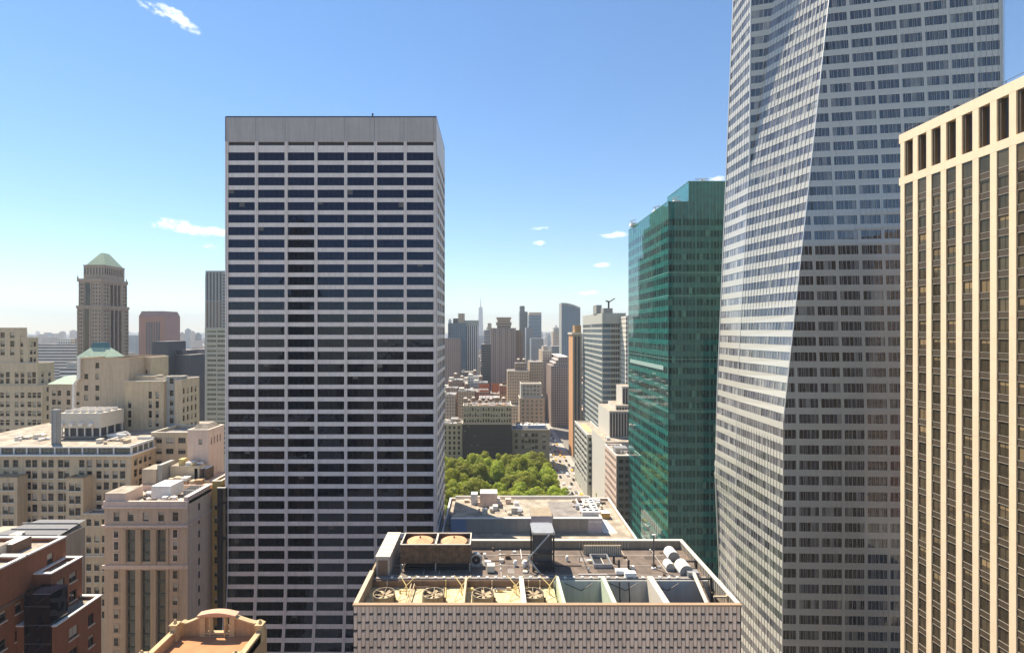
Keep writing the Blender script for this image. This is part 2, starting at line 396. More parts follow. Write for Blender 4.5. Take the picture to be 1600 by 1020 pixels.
def tier(root, x0, x1, y0, y1, z0, z1, wm, roofm=ROOFG, cop=COP, par=.9, copt=.35, name='roof', **faces):
    """one storeyed volume: walls (with windows where a face is described), a sunk roof and its coping"""
    pl = MB()
    for fc in 'FRLB':
        d = faces.get(fc)
        if d is None:
            a = {'F': ((x0,y0),(x1,y0)), 'R': ((x1,y0),(x1,y1)), 'L': ((x0,y1),(x0,y0)), 'B': ((x1,y1),(x0,y1))}[fc]
            pl.quad((*a[0], z0), (*a[1], z0), (*a[1], z1), (*a[0], z1))
        else: facade(root, fc, x0, x1, y0, y1, z0, z1, **{**dict(wm=wm), **d})
    pl.build('wall', wm, root)
    t = .45
    if par > 0:
        rf = MB(); rf.quad((x0+t, y0+t, z1-par), (x1-t, y0+t, z1-par), (x1-t, y1-t, z1-par), (x0+t, y1-t, z1-par)); rf.build(name, roofm, root)
        iw = MB()
        c = [(x0+t, y0+t), (x1-t, y0+t), (x1-t, y1-t), (x0+t, y1-t)]
        for k in range(4):
            a, b = c[k], c[(k+1) % 4]; iw.quad((*b, z1-par), (*a, z1-par), (*a, z1), (*b, z1))
        iw.build('parapet', wm, root)
        cp = MB(); cp.ring(x0-.12, x1+.12, y0-.12, y1+.12, z1, z1+copt*.6, t+.2); cp.build('coping', cop, root)
    else:
        rf = MB(); rf.quad((x0, y0, z1), (x1, y0, z1), (x1, y1, z1), (x0, y1, z1)); rf.build(name, roofm, root)
def clutter(root, x0, x1, y0, y1, z, n, seed, mats=None, big=2.4):
    """air handlers, hatches, vents and ducts on a roof, each a part"""
    r = random.Random(seed); mats = mats or [WHT, GALV, COP, GREYM, RUST]
    for k in range(n):
        cx, cy = r.uniform(x0+1.5, x1-1.5), r.uniform(y0+1.5, y1-1.5); t = r.random(); m = r.choice(mats); mb = MB()
        if t < .45:
            w, d, h = r.uniform(.8, big), r.uniform(.8, big), r.uniform(.6, 1.9)
            mb.box(cx-w/2, cx+w/2, cy-d/2, cy+d/2, z, z+h); mb.box(cx-w/2-.08, cx+w/2+.08, cy-d/2-.08, cy+d/2+.08, z+h, z+h+.08)
            mb.box(cx-w*.3, cx+w*.3, cy-d/2-.05, cy-d/2-.01, z+h*.3, z+h*.8, 0)
            mb.build('roof_unit', m, root)
        elif t < .75:
            rr = r.uniform(.2, .5); mb.cyl(cx, cy, z, z+.8, rr, 10); mb.cyl(cx, cy, z+.8, z+1.1, rr*1.6, 10, rr*.5); mb.build('roof_vent', m, root)
        else:
            L = r.uniform(2, 5); hh = .5
            if r.random() < .5: mb.box(cx-L/2, cx+L/2, cy-.3, cy+.3, z+.2, z+.2+hh)
            else: mb.box(cx-.3, cx+.3, cy-L/2, cy+L/2, z+.2, z+.2+hh)
            mb.box(cx-.2, cx+.2, cy-.2, cy+.2, z, z+.2); mb.build('duct', m, root)

# ------------------------------------------------------------------ the ground, the avenue, the park, the far land
g = MB(); g.quad((-9000, -380, 0), (9000, -380, 0), (9000, 12800, 0), (-9000, 12800, 0)); g.build('ground', GRNDM, kind='structure', loc=Vector((0, 0, 0)))
g = MB(); g.quad((57, -200, .02), (73, -200, .02), (73, 1900, .02), (57, 1900, .02)); g.build('avenue', ROADL, kind='structure', loc=Vector((0, 0, 0)))
for nm, a, b in (('pavement_west', 73, 78), ('pavement_east', 52.5, 57)):
    for y0, y1 in ((-200, 118), (136, 200), (222, 282), (300, 360), (376, 436), (452, 900)):
        g = MB(); g.box(a, b, y0, y1, 0, .14); g.build('pavement', WALKM, kind='structure')
for yy in (118, 204, 284, 362, 437):
    g = MB(); g.quad((-600, yy, .012), (600, yy, .012), (600, yy+16, .012), (-600, yy+16, .012)); g.build('cross_street', ASPH, kind='structure')
g = MB()
for y in range(200, 900, 12):
    for x in (60.3, 63.4, 66.6, 69.8): g.quad((x-.09, y, .03), (x+.09, y, .03), (x+.09, y+4, .03), (x-.09, y+4, .03))
for y in (281, 299, 358, 377, 434, 455):
    for k in range(12): x = 57.8+k*1.28; g.quad((x, y, .031), (x+.6, y, .031), (x+.6, y+3, .031), (x, y+3, .031))
g.build('road_markings', PAINT, kind='structure')
g = MB(); g.quad((-140, 215, .05), (52, 215, .05), (52, 432, .05), (-140, 432, .05)); g.build('park_lawn', GRASS, kind='structure')
g = MB(); g.quad((-9000, 6800, .5), (9000, 6800, .5), (9000, 8800, .5), (-9000, 8800, .5)); g.build('river', WATER, kind='structure')
g = MB(); r = random.Random(3); px = None
for k in range(181):
    x = -9000+k*100; h = 25+40*abs(math.sin(k*.13)+.5*math.sin(k*.31+1))+r.uniform(0, 14)
    if px is not None: g.quad((px[0], 11600, 0), (x, 11600, 0), (x, 11900, h), (px[0], 11900, px[1])); g.quad((px[0], 11900, px[1]), (x, 11900, h), (x, 12600, 0), (px[0], 12600, 0))
    px = (x, h)
g.build('hills', GRASS, kind='structure', loc=Vector((0, 0, 0)))

GREYDIM = mat('dim_blind', (.09, .085, .08), rough=.4)
# ------------------------------------------------------------------ the travertine grid tower
def grid_tower():
    x0, x1, y0, y1 = X(352.5, 154), X(682, 154), 154.0, 181.5
    root = thing('office_tower', 'tall grid tower of pale stone bands and dark glass that flares at its foot', 'tower', (x0, y0, 0))
    zt = 125+(516-183)/5.0
    def off(z): return -9.5*max(0, (58-z)/58)**2
    def P(x, z, o=0): return (x, y0+off(z)+o, z)
    wtop = Z(238.3, 154); pitch = 3.885; wh = 2.56
    core = MB(); core.box(x0+.5, x1-.35, y0+1.2, y1-.3, 0, zt-1.5); core.build('wall', TRAVD, root)
    rf = MB(); rf.ring(x0, x1, y0, y1, zt-.15, zt+.25, .8); rf.build('coping', BLKM, root)
    cw = .88; bw = (x1-x0-cw)/7
    for k in range(7):                                     # blank panels of the crown
        a = x0+cw+bw*k; m = MB(); m.box(a-cw+.06 if k else x0+.05, a+bw-cw-.0, y0+.0, y0+.8, Z(222, 154), zt-.15); m.build('panel', TRAVD, root)
    m = MB(); m.box(x1-cw+.06, x1-.02, y0, y0+.8, Z(222, 154), zt-.15); m.build('panel', TRAVD, root)
    m = MB(); m.box(x0+.4, x1-.4, y0+.5, y0+1.1, Z(227.5, 154), Z(222, 154)); m.build('louvre', BLKM, root)
    nf = int(wtop/pitch)
    for k in range(8):                                     # columns: two thin fins with a joint between
        m = MB(); a = x0+bw*k
        zs = [Z(222, 154)]; 
        while zs[-1] > 0: zs.append(max(0, zs[-1]-3.9))
        for e0, e1, pr in ((0, cw*.42, -.35), (cw*.42, cw*.58, -.12), (cw*.58, cw, -.35)):
            for q in range(len(zs)-1):
                t, b = zs[q], zs[q+1]
                m.quad(P(a+e0, b, pr), P(a+e1, b, pr), P(a+e1, t, pr), P(a+e0, t, pr))
                m.quad(P(a+e0, b, .5), P(a+e0, b, pr), P(a+e0, t, pr), P(a+e0, t, .5)); m.quad(P(a+e1, b, pr), P(a+e1, b, .5), P(a+e1, t, .5), P(a+e1, t, pr))
        m.build('column', TRAV, root)
    meshes = {}
    for f in range(nf+1):
        t = wtop-f*pitch; b = t-wh
        if b < 2: break
        zt2 = Z(227.5, 154) if f == 0 else t+pitch-wh
        m = MB(); m.quad(P(x0+.3, t), P(x1-.3, t), P(x1-.3, zt2), P(x0+.3, zt2)); m.quad(P(x0+.3, t, .14), P(x1-.3, t, .14), P(x1-.3, t), P(x0+.3, t)); m.quad(P(x0+.3, zt2), P(x1-.3, zt2), P(x1-.3, zt2, .14), P(x0+.3, zt2, .14))
        m.build('spandrel', TRAV, root)
        for k in range(7):
            a = x0+cw+bw*k; w = bw-cw
            key = f if b < 60 else -1
            m = MB(); dz = .1
            o = P(a, b, dz); tz = off(t)-off(b)
            ks = [R.random() for _ in range(6)]
            m.quad((0, 0, 0), (w, 0, 0), (w, tz, wh), (0, tz, wh), 0)
            for q in range(1, 5): u = w*q/5; m.quad((u-.03, -.03, 0), (u+.03, -.03, 0), (u+.03, tz-.03, wh), (u-.03, tz-.03, wh), 1)
            m.quad((0, -.04, 0), (w, -.04, 0), (w, -.04, .08), (0, -.04, .08), 1)
            if R.random() < .06:                           # a drawn blind
                u = w*R.randrange(5)/5; h0 = wh*R.uniform(.4, .75); m.quad((u+.05, -.02+tz*.6, h0), (u+w/5-.05, -.02+tz*.6, h0), (u+w/5-.05, -.02+tz, wh), (u+.05, -.02+tz, wh), 2)
                me = m.mesh('window', [G_NAVY, BLKM, GREYDIM])
            elif key == -1:
                if key not in meshes: meshes[key] = m.mesh('window', [G_NAVY, BLKM])
                me = meshes[key]
            else: me = m.mesh('window', [G_NAVY, BLKM])
            link('window', me, root, o)
    # the west face: one wide window a floor between stone bands
    t = MB(); t.quad((x1, y0-.35, 0), (x1, y0+2.2, 0), (x1, y0+2.2, zt-.15), (x1, y0-.35, zt-.15)); t.quad((x1, y1-1.2, 0), (x1, y1, 0), (x1, y1, zt-.15), (x1, y1-1.2, zt-.15))
    t.quad((x1, y0+2.2, wtop+1.3), (x1, y1-1.2, wtop+1.3), (x1, y1-1.2, zt-.15), (x1, y0+2.2, zt-.15)); t.build('wall', TRAV, root)
    m = MB(); pts = []                                     # the flared end of the west wall
    for z in (58, 50, 42, 34, 26, 18, 10, 0): pts.append((x1, y0+off(z)-.35, z))
    for a, b in zip(pts, pts[1:]): m.quad(b, (x1, y0, b[2]), (x1, y0, a[2]), a)
    m.build('wall', TRAV, root)
    for f in range(nf+1):
        tz = wtop-f*pitch; b = tz-wh
        if b < 2: break
        m = MB(); m.box(x1-.5, x1+.01, y0+2.2, y1-1.2, tz+.02, tz+pitch-wh-.02); m.build('spandrel', TRAV, root)
        m = MB(); m.quad((x1-.4, y0+2.2, b), (x1-.4, y1-1.2, b), (x1-.4, y1-1.2, tz), (x1-.4, y0+2.2, tz), 0)
        for q in range(1, 4): yy = y0+2.2+(y1-y0-3.4)*q/4; m.box(x1-.38, x1-.08, yy-.12, yy+.12, b, tz, 1)
        m.build('window', [G_NAVY, TRAVD], root)
    m = MB(); m.quad((x0, y1, 0), (x0, y0-.35, 0), (x0, y0-.35, zt), (x0, y1, zt)); m.quad((x1, y1, 0), (x0, y1, 0), (x0, y1, zt), (x1, y1, zt)); m.quad((x0,y0,zt-1),(x1,y0,zt-1),(x1,y1,zt-1),(x0,y1,zt-1)); m.build('wall', TRAVD, root)
    m = MB(); xx = X(581, 154); m.cyl(xx, y0+1, zt, zt+1.4, .14, 6); m.cyl(xx, y0+1, zt+.9, zt+1.5, .28, 6); m.build('roof_beacon', BLKM, root)
grid_tower()

# ------------------------------------------------------------------ patches of curtain wall between two leaning edges
def lerp_pts(tab, z):
    if z <= tab[0][0]: return tab[0][1:]
    for a, b in zip(tab, tab[1:]):
        if z <= b[0]:
            t = (z-a[0])/(b[0]-a[0]); return tuple(a[i]+(b[i]-a[i])*t for i in (1, 2))
    a, b = tab[-2], tab[-1]; t = (z-a[0])/(b[0]-a[0]); return tuple(a[i]+(b[i]-a[i])*t for i in (1, 2))
def curtain(root, EL, ER, zs, sh, group, panes, pier, spm, glassm, finm, indiv, fixed=None, budget=None, brk=None, piermat=None, weights=None, sub=.12, finfrac=1):
    """EL, ER: tables (z, x, y) of the two edges, left and right seen from outside. zs: floor levels.
    sh: spandrel height. group: width of one group of windows, fixed: groups sit at fixed world x."""
    fins = MB(); stuff = MB(); cnt = 0
    for z0, z1 in zip(zs, zs[1:]):
        sm = MB()
        def pt(u, z, off=0, EL=EL, ER=ER):
            a = lerp_pts(EL, z); b = lerp_pts(ER, z); d = Vector((b[0]-a[0], b[1]-a[1])); L = d.length; d /= max(L, 1e-6)
            return (a[0]+d.x*u+(-d.y)*-off*-1*-1 if False else a[0]+d.x*u+d.y*off*1.0, a[1]+d.y*u-d.x*off*1.0, z)
        zm = z0+sh
        def L_at(z):
            a = lerp_pts(EL, z); b = lerp_pts(ER, z); return math.hypot(b[0]-a[0], b[1]-a[1])
        L0, Lm, L1 = L_at(z0), L_at(zm), L_at(z1)
        if max(L0, L1) < .4: continue
        if L1 < .3: L1 = .01
        if L0 < .01: L0 = .01
        sm.quad(pt(0, z0), pt(L0, z0), pt(Lm, zm), pt(0, zm)); sm.quad(pt(0, zm), pt(Lm, zm), pt(Lm, zm, -sub), pt(0, zm, -sub)); sm.quad(pt(0, z0, -sub), pt(L0, z0, -sub), pt(L0, z0), pt(0, z0))
        sm.build('spandrel', spm, root)
        # windows
        a0 = lerp_pts(EL, zm)[0]
        if fixed is not None: edges = [-(a0-fixed) % group if False else ((fixed-a0) % group)]
        else: edges = [group]
        dxt = lerp_pts(EL, z1)[0]-a0 if fixed is not None else 0
        us = [0]
        u = edges[0]
        while u < Lm-.05: us.append(u); u += group
        us.append(Lm)
        if len(us) > 2 and us[1]-us[0] < .5: us.pop(1)
        for k, (ua, ub) in enumerate(zip(us, us[1:])):
            pe = pier if ub-ua > pier*2 else 0
            wa, wb = ua+(pe/2 if k or fixed is None else 0), ub-pe/2
            r1 = L1/Lm; r = lambda uu: uu if uu < Lm-.6 else uu*r1
            w = wb-wa; n = max(1, round(w/(group-pier)*panes))
            m = stuff if not (indiv and (budget is None or cnt < budget)) else MB()
            for q in range(n):
                c, d = wa+w*q/n, wa+w*(q+1)/n; mi = R.choices(range(len(glassm)), weights)[0]
                if fixed is not None: r_c = min(max(c-dxt, 0), L1); r_d = min(max(d-dxt, 0), L1)
                else: r_c = c*r1; r_d = d*r1
                if fixed is not None and q == 0 and k == 0: r_c = 0
                m.quad(pt(c, zm, -sub), pt(d, zm, -sub), pt(r_d, z1, -sub), pt(r_c, z1, -sub), mi)
                if q: m.quad(pt(c-.06, zm, -.03), pt(c+.06, zm, -.03), pt(r_c+.06, z1, -.03), pt(r_c-.06, z1, -.03), len(glassm))
            if m is not stuff: m.build('window', list(glassm)+[finm], root); cnt += 1
            if pe:
                p = MB() if False else fins
                ue = min(ub+pe/2, Lm)
                if fixed is not None: p.quad(pt(wb, zm, 0), pt(ue, zm, 0), pt(min(max(ue-dxt, 0), L1), z1, 0), pt(min(max(wb-dxt, 0), L1), z1, 0), 0)
                else: p.quad(pt(wb, zm, 0), pt(ue, zm, 0), pt(ue*r1, z1, 0), pt(wb*r1, z1, 0), 0)
    stuff.build('window_bands', list(glassm)+[finm], root, kind='stuff')
    fins.build('piers', piermat or spm, root, kind='stuff')

def crystal_tower():
    root = thing('glass_skyscraper', 'huge faceted glass skyscraper with pale fritted bands leaning out of frame', 'skyscraper', (87, 148, 0))
    A = [(0, 89.5, 193), (58, 88.9, 193), (69, 87.2, 193), (254, 94.3, 192)]
    Bz = [(0, 87.35, 176), (100, 87.6, 176), (182.4, 92.1, 176)]
    B1 = [(182.4, 92.1, 176), (243, 92.6, 176)]
    B2 = [(182.4, 92.15, 176), (241.6, 99.6, 174)]
    C = [(0, 87.3, 148), (97.3, 87.6, 148), (229.5, 106.8, 156)]
    E = [(0, 152.5, 146), (229.5, 151.3, 146)]
    base = 96.4-1.2-4.63*20; zs = [base+4.63*k for k in range(59)]; zs = [max(0, z) for z in zs]
    zlo = [z for z in zs if z <= 182.4]; zhi = [z for z in zs if z >= zlo[-1]-.01]
    wt = (5, 6, 3, 1.6)
    # north face, nearly square-on to the camera: groups in view are parts, nearest first
    vis = [z for z in zs if 20 < z < 236]
    curtain(root, C, E, vis, 1.95, 6.67, 5, .95, FRIT, G_BOA, FIN, True, fixed=91.9, budget=300, weights=wt)
    curtain(root, C, E, [z for z in zs if z <= vis[0]+.01], 1.95, 6.67, 5, .95, FRIT, G_BOA, FIN, False, fixed=91.9, weights=wt)
    curtain(root, C, E, [z for z in zs if z >= vis[-1]-.01], 1.95, 6.67, 5, .95, FRIT, G_BOA, FIN, False, fixed=91.9, weights=wt)
    # avenue side: creased facets (left and right seen from the avenue)
    curtain(root, Bz, C, zlo, 2.1, 7.0, 5, .18, FRIT, G_BOAS, FIN, False, weights=(6, 4, 5, 2))
    curtain(root, A, Bz, zlo, 2.1, 8.5, 6, .18, FRIT, G_BOAS, FIN, False, weights=(6, 4, 5, 2))
    curtain(root, A, B1, zhi, 2.1, 8.5, 6, .18, FRIT, G_BOAS, FIN, False, weights=(6, 4, 5, 2))
    curtain(root, B1, B2, zhi, 1.95, 4, 3, .2, FRIT, G_BOA, FIN, False, weights=wt)
    curtain(root, B2, C, zhi, 2.1, 7.0, 5, .18, FRIT, G_BOAS, FIN, False, weights=(6, 4, 5, 2))
    # vertical joints of the curtain wall and the bright corner trims
    def edge(T, za, zb, r=.16, n=8, o=0):
        f = MB()
        for k in range(n):
            a, b = za+(zb-za)*k/n, za+(zb-za)*(k+1)/n
            p, q = lerp_pts(T, a), lerp_pts(T, b); f.tube((p[0], p[1], a), (q[0], q[1], b), r, 5)
        f.build('corner_trim', ALU, root)
    edge(C, 0, 268); edge(Bz, 0, 182.4, .12); edge(B1, 182.4, 262, .28); edge(A, 0, 262, .3); edge(E, 0, 268, .25)
    j = MB()
    for k in range(1, 17):                                 # joints down the avenue facets
        t = k/17
        for za, zb, TL, TR in ((0, 182.4, Bz, C), (182.4, 262, B2, C)):
            for q in range(4):
                a, b = za+(zb-za)*q/4, za+(zb-za)*(q+1)/4
                l0, r0, l1, r1 = lerp_pts(TL, a), lerp_pts(TR, a), lerp_pts(TL, b), lerp_pts(TR, b)
                p = (l0[0]+(r0[0]-l0[0])*t-.05, l0[1]+(r0[1]-l0[1])*t, a); s = (l1[0]+(r1[0]-l1[0])*t-.05, l1[1]+(r1[1]-l1[1])*t, b)
                j.tube(p, s, .07, 3)
    for k in range(1, 9):
        t = k/9
        for za, zb, TL, TR in ((0, 69, A, Bz), (69, 182.4, A, Bz), (182.4, 262, A, B1)):
            l0, r0, l1, r1 = lerp_pts(TL, za), lerp_pts(TR, za), lerp_pts(TL, zb), lerp_pts(TR, zb)
            j.tube((l0[0]+(r0[0]-l0[0])*t-.05, l0[1]+(r0[1]-l0[1])*t, za), (l1[0]+(r1[0]-l1[0])*t-.05, l1[1]+(r1[1]-l1[1])*t, zb), .07, 3)
    x = 89.6
    while x < 152:
        zc = 0 if x < 87.4 else 268
        zt = 268 if x > 112.4 else 97.3+(x-87.6)/(106.8-87.6)*132.2
        n = 5
        for q in range(n):
            a, b = max(zt, 0)*q/n, max(zt, 0)*(q+1)/n
            ya = lerp_pts(C, a); yb = lerp_pts(C, b); ea = lerp_pts(E, a); eb = lerp_pts(E, b)
            fa = max(0, (x-ya[0])/(ea[0]-ya[0])); fb = max(0, (x-yb[0])/(eb[0]-yb[0]))
            j.tube((x, ya[1]+(ea[1]-ya[1])*fa-.03, a), (x, yb[1]+(eb[1]-yb[1])*fb-.03, b), .05, 3)
        x += 1.52
    j.build('wall_joints', FIN, root, kind='stuff')
    b = MB()                                               # the far sides and the roof
    zt = zs[-1]
    e, a, c, b1, b2 = (lerp_pts(T, zt) for T in (E, A, C, B1, B2))
    b.quad((152, 146, 0), (152, 200, 0), (151.4, 200, zt), (151.3, 146, zt)); b.quad((152, 200, 0), (89.5, 193, 0), (*a, zt), (151.4, 200, zt))
    i = len(b.v); pts = [(*p, zt) for p in (a, b1, b2, c, e, (151.4, 200))]; b.v += pts; b.f.append(tuple(range(i, i+6))); b.m.append(0)
    b.build('wall', FRIT, root)
crystal_tower()

# ------------------------------------------------------------------ the green glass tower
def green_tower():
    x0, x1, y0, y1 = 79.6, 136.0, 222.0, 286.0
    root = thing('green_office_tower', 'tall teal green glass office tower on the avenue beyond the roof terrace', 'tower', (x0, y0, 0))
    zl = 183.0; zt = Z(284, 222)
    zs = [5.15*k for k in range(36)]; zs = [z for z in zs if z <= zl-5]
    EW = [(0, x0, y1), (300, x0, y1)]; EC = [(0, x0, y0), (300, x0, y0)]; EE = [(0, x1, y0), (300, x1, y0)]
    curtain(root, EC, EE, zs, 2.3, 6.25, 4, .7, GRN_SP, G_GRN, GRN_FIN, True, budget=300, weights=(3, 6, 1), sub=.08)
    # avenue side: mirror-like strips; the same floors
    for z0, z1 in zip(zs, zs[1:]):
        m = MB(); m.box(x0-.02, x0+.3, y0, y1, z0, z0+2.3); m.build('spandrel', GRN_HI2, root)
    st = MB()
    for z0, z1 in zip(zs, zs[1:]):
        n = 40
        for k in range(n):
            a, b = y0+(y1-y0)*k/n, y0+(y1-y0)*(k+1)/n
            st.quad((x0+.06, b, z0+2.3), (x0+.06, a, z0+2.3), (x0+.06, a, z1), (x0+.06, b, z1), R.choices((0, 1, 2), (4, 5, 1))[0])
    st.build('window_bands', [G_GSIDE[0], G_GSIDE[1], G_GSIDE[2]], root, kind='stuff')
    top = zs[-1]
    m = MB(); m.quad((x0, y1, top), (x0, y0, top), (x0, y0, zl), (x0, y1, zl)); m.build('crown_glass', GRN_HI2, root)
    m = MB(); m.quad((x0, y0, top), (x1, y0, top), (x1, y0, zl), (x0, y0, zl)); m.build('crown_glass', GRN_DKS, root)
    # the taller screen set in from the corner
    xa = X(1076, 222); m = MB(); m.quad((xa, y0+.0, zl), (x1, y0, zl), (x1, y0, zt), (xa, y0, zt)); m.build('screen_wall', GRN_DKS, root)
    m = MB(); m.quad((xa, y0+27, zl), (xa, y0, zl), (xa, y0, zt), (xa, y0+27, zt)); m.quad((x1, y0+27, zl), (xa, y0+27, zl), (xa, y0+27, zt), (x1, y0+27, zt)); m.build('screen_wall', GRN_HI2, root)
    j = MB()
    for k in range(int((x1-xa)/1.56)): x = xa+k*1.56; j.box(x-.04, x+.04, y0-.06, y0, zl-8, zt)
    for k in range(int((x1-x0)/3.12)): x = x0+k*3.12; j.box(x-.05, x+.05, y0-.07, y0, 0, zl)
    for k in range(21): y = y0+k*3.2; j.box(x0-.08, x0, y-.05, y+.05, 0, zl)
    for z in (88.5, 112, 140.5, 151): j.box(x0-.1, x1, y0-.1, y0-.02, z-.12, z+.12); j.box(x0-.1, x0, y0, y1, z-.12, z+.12)
    j.build('wall_joints', GRN_FIN, root, kind='stuff')
    m = MB(); m.box(x0-.08, x0+.3, y0, y1, zl, zl+.4); m.box(xa-.1, x1, y0-.1, y0+.3, zt, zt+.3); m.box(xa-.1, xa+.3, y0, y0+27, zt, zt+.3); m.build('coping', GRN_FIN, root)
    m = MB(); m.box(x0+.4, x1-.2, y0+.3, y1-.2, zl-6, zl-.4); m.quad((x1, y0, 0), (x1, y1, 0), (x1, y1, zl), (x1, y0, zl)); m.quad((x1, y1, 0), (x0, y1, 0), (x0, y1, zl), (x1, y1, zl)); m.build('roof', ROOFD, root)
    # plant on the roof
    cx = X(1097, 226); zz = zt
    m = MB(); m.box(cx-1.6, cx+1.6, 224, 228, zz-.4, zz+1.2); m.build('roof_unit', WHT, root)
    m = MB(); m.box(cx-.3, cx+.3, 225.5, 226.5, zz+1.2, zz+2.1); m.tube((cx-3.2, 226, zz+2.3), (cx+2.6, 226, zz+2.5), .22); m.tube((cx-3, 225.2, zz+1.9), (cx+2, 225.2, zz+2.2), .15); m.build('window_washing_crane', GALV, root)
    for px, D in ((1055, 228), (1025, 245), (988, 276)):
        cx = X(px, D); zz = zl+.2
        m = MB(); m.box(cx-1.2, cx+1.8, D-2, D+2, zz, zz+1.6); m.build('roof_unit', WHT, root)
        m = MB(); m.tube((cx-1.5, D, zz+2.6), (cx+1.8, D, zz+3.6), .25); m.tube((cx, D, zz+1), (cx-.3, D, zz+3), .2); m.build('window_washing_crane', GALV, root)
    m = MB(); m.box(x0-.14, x0-.03, y0+6, y1-3, 106.6, 108.6); m.build('tower_sign_band', SIGNG, root)
GRN_HI2 = glass('green_side_spandrel', (.017, .17, .145), ior=2.5, wave=.008, rnd=.1, rough=.02)
GRN_DKS = glass('green_screen_glass', (.012, .12, .125), ior=1.5, wave=.04, rnd=.1)
G_GSIDE = [glass('green_side_glass_a', (.012, .07, .06), ior=2.6, wave=.008, rough=.02), glass('green_side_glass_b', (.007, .035, .036), ior=2.6, wave=.008, rough=.02),
           glass('green_side_glass_c', (.04, .13, .11), ior=2.6, wave=.008, rough=.02)]
SIGNG = mat('grey_green_sign_band', (.3, .42, .38), noise=.1)
green_tower()

# ------------------------------------------------------------------ the cream ribbed tower at the right
def ribbed_tower():
    xf = 87.0; y0, y1 = 58.0, 105.2
    root = thing('ribbed_office_tower', 'cream marble tower with tall ribs and bronze windows, cut by the right edge', 'tower', (xf, y1, 0))
    zt = 166.6; cen = [104.35-3.15*k for k in range(15)]; cw = 1.12; dep = .42
    zo1, zo0, zb = 164.7, 157.4, 155.8
    pitch = 3.52; sp = 1.08
    for i, yc in enumerate(cen):
        w = cw if i else 1.0
        m = MB(); m.box(xf+.02, xf+dep, yc-w/2+.02, yc+w/2-.02, 0, zb); zz = 123.55-pitch*40
        while zz < zb: a_, b__ = max(zz+.025, 0), min(zz+pitch, zb); m.box(xf, xf+.3, yc-w/2, yc+w/2, a_, b__) if b__ > a_ else None; zz += pitch
        m.box(xf, xf+1.05, yc-w/2, yc+w/2, zo0, zo1); m.build('rib', TANST, root)
    m = MB(); m.box(xf-.02, xf+1.7, y0, y1, zo1, zt); m.build('parapet', TANST, root)
    m = MB(); m.box(xf-.02, xf+1.7, y0, y1, zb, zo0); m.build('belt_course', TANST, root)
    m = MB(); m.box(xf+1.7, 140, y0, y1-.1, 0, zt-1.2); m.build('core_wall', TANSP, root)
    for i in range(len(cen)-1):
        a, b = cen[i+1]+cw/2, cen[i]-cw/2
        m = MB(); m.quad((xf+1.04, b, zo0), (xf+1.04, a, zo0), (xf+1.04, a, zo1), (xf+1.04, b, zo1)); m.build('louvre', SLATE, root)
        m = MB(); m.box(xf+.3, xf+1.02, b-.5, b, zo0, zo1); m.build('louvre_side', TANSP, root)
    WM = [LINEM, G_BRZ, BLIND2]
    for i in range(len(cen)-1):
        a, b = cen[i+1]+cw/2, cen[i]-cw/2; k = 0; joined = MB()
        spm = MB(); tr = MB()
        while 1:
            s0 = 123.55-pitch*(k-9); k += 1            # bottom of a spandrel
            if s0+sp > zb: continue
            if s0-pitch < 0: break
            spm.quad((xf+dep-.25, b, s0), (xf+dep-.25, a, s0), (xf+dep-.25, a, s0+sp), (xf+dep-.25, b, s0+sp))
            tr.box(xf+dep-.3, xf+dep-.2, a, b, s0-.045, s0+.045); tr.box(xf+dep-.3, xf+dep-.2, a, b, s0+sp-.045, s0+sp+.045)
            wz0, wz1 = s0+sp+.07, min(s0+pitch-.07, zb)
            var = R.choices((0, 1, 2, 3), (74, 14, 6, 4))[0]; w = b-a
            # face frame looking towards -X
            if wz0 > 62 and i < 11:
                key = ('rib', round(wz1-wz0, 2), var)
                if key not in WC:
                    mb = MB(); h = wz1-wz0; bl = (0, .35, .6, 1)[var]; zb2 = h*(1-bl)
                    if bl: mb.quad((.3, 0, zb2), (w, 0, zb2), (w, 0, h), (.3, 0, h), 2)
                    if zb2 > .01: mb.quad((.3, 0, 0), (w, 0, 0), (w, 0, zb2), (.3, 0, zb2), 1)
                    mb.quad((0, -.05, 0), (.3, -.05, 0), (.3, -.05, h), (0, -.05, h), 3)
                    mb.quad((w*.56, -.04, 0), (w*.6, -.04, 0), (w*.6, -.04, h), (w*.56, -.04, h), 3)
                    WC[key] = mb.mesh('window', WM+[TANSP])
                link('window', WC[key], root, (xf+dep-.12, b, wz0), -math.pi/2)
            else:
                joined.quad((xf+dep-.12, b, wz0), (xf+dep-.12, a, wz0), (xf+dep-.12, a, wz1), (xf+dep-.12, b, wz1), 1)
        spm.build('spandrels', TANSP, root, kind='stuff'); tr.build('trim_bars', LINEM, root, kind='stuff'); joined.build('lower_windows', WM, root, kind='stuff')
        m = MB(); m.quad((xf+dep-.24, b, zb-4.6), (xf+dep-.24, a, zb-4.6), (xf+dep-.24, a, zb), (xf+dep-.24, b, zb)); m.build('window', G_BRZ, root)
    m = MB(); m.tube((xf+.4, 104, zt+.7), (xf+.4, 60, zt+.7), .05)
    for k in range(16): m.tube((xf+.4, 104-k*2.9, zt), (xf+.4, 104-k*2.9, zt+.7), .05)
    m.build('roof_rail', BLKM, root)
BLIND2 = mat('amber_blind', (.22, .15, .07), noise=.2, rnd=.35)
ribbed_tower()

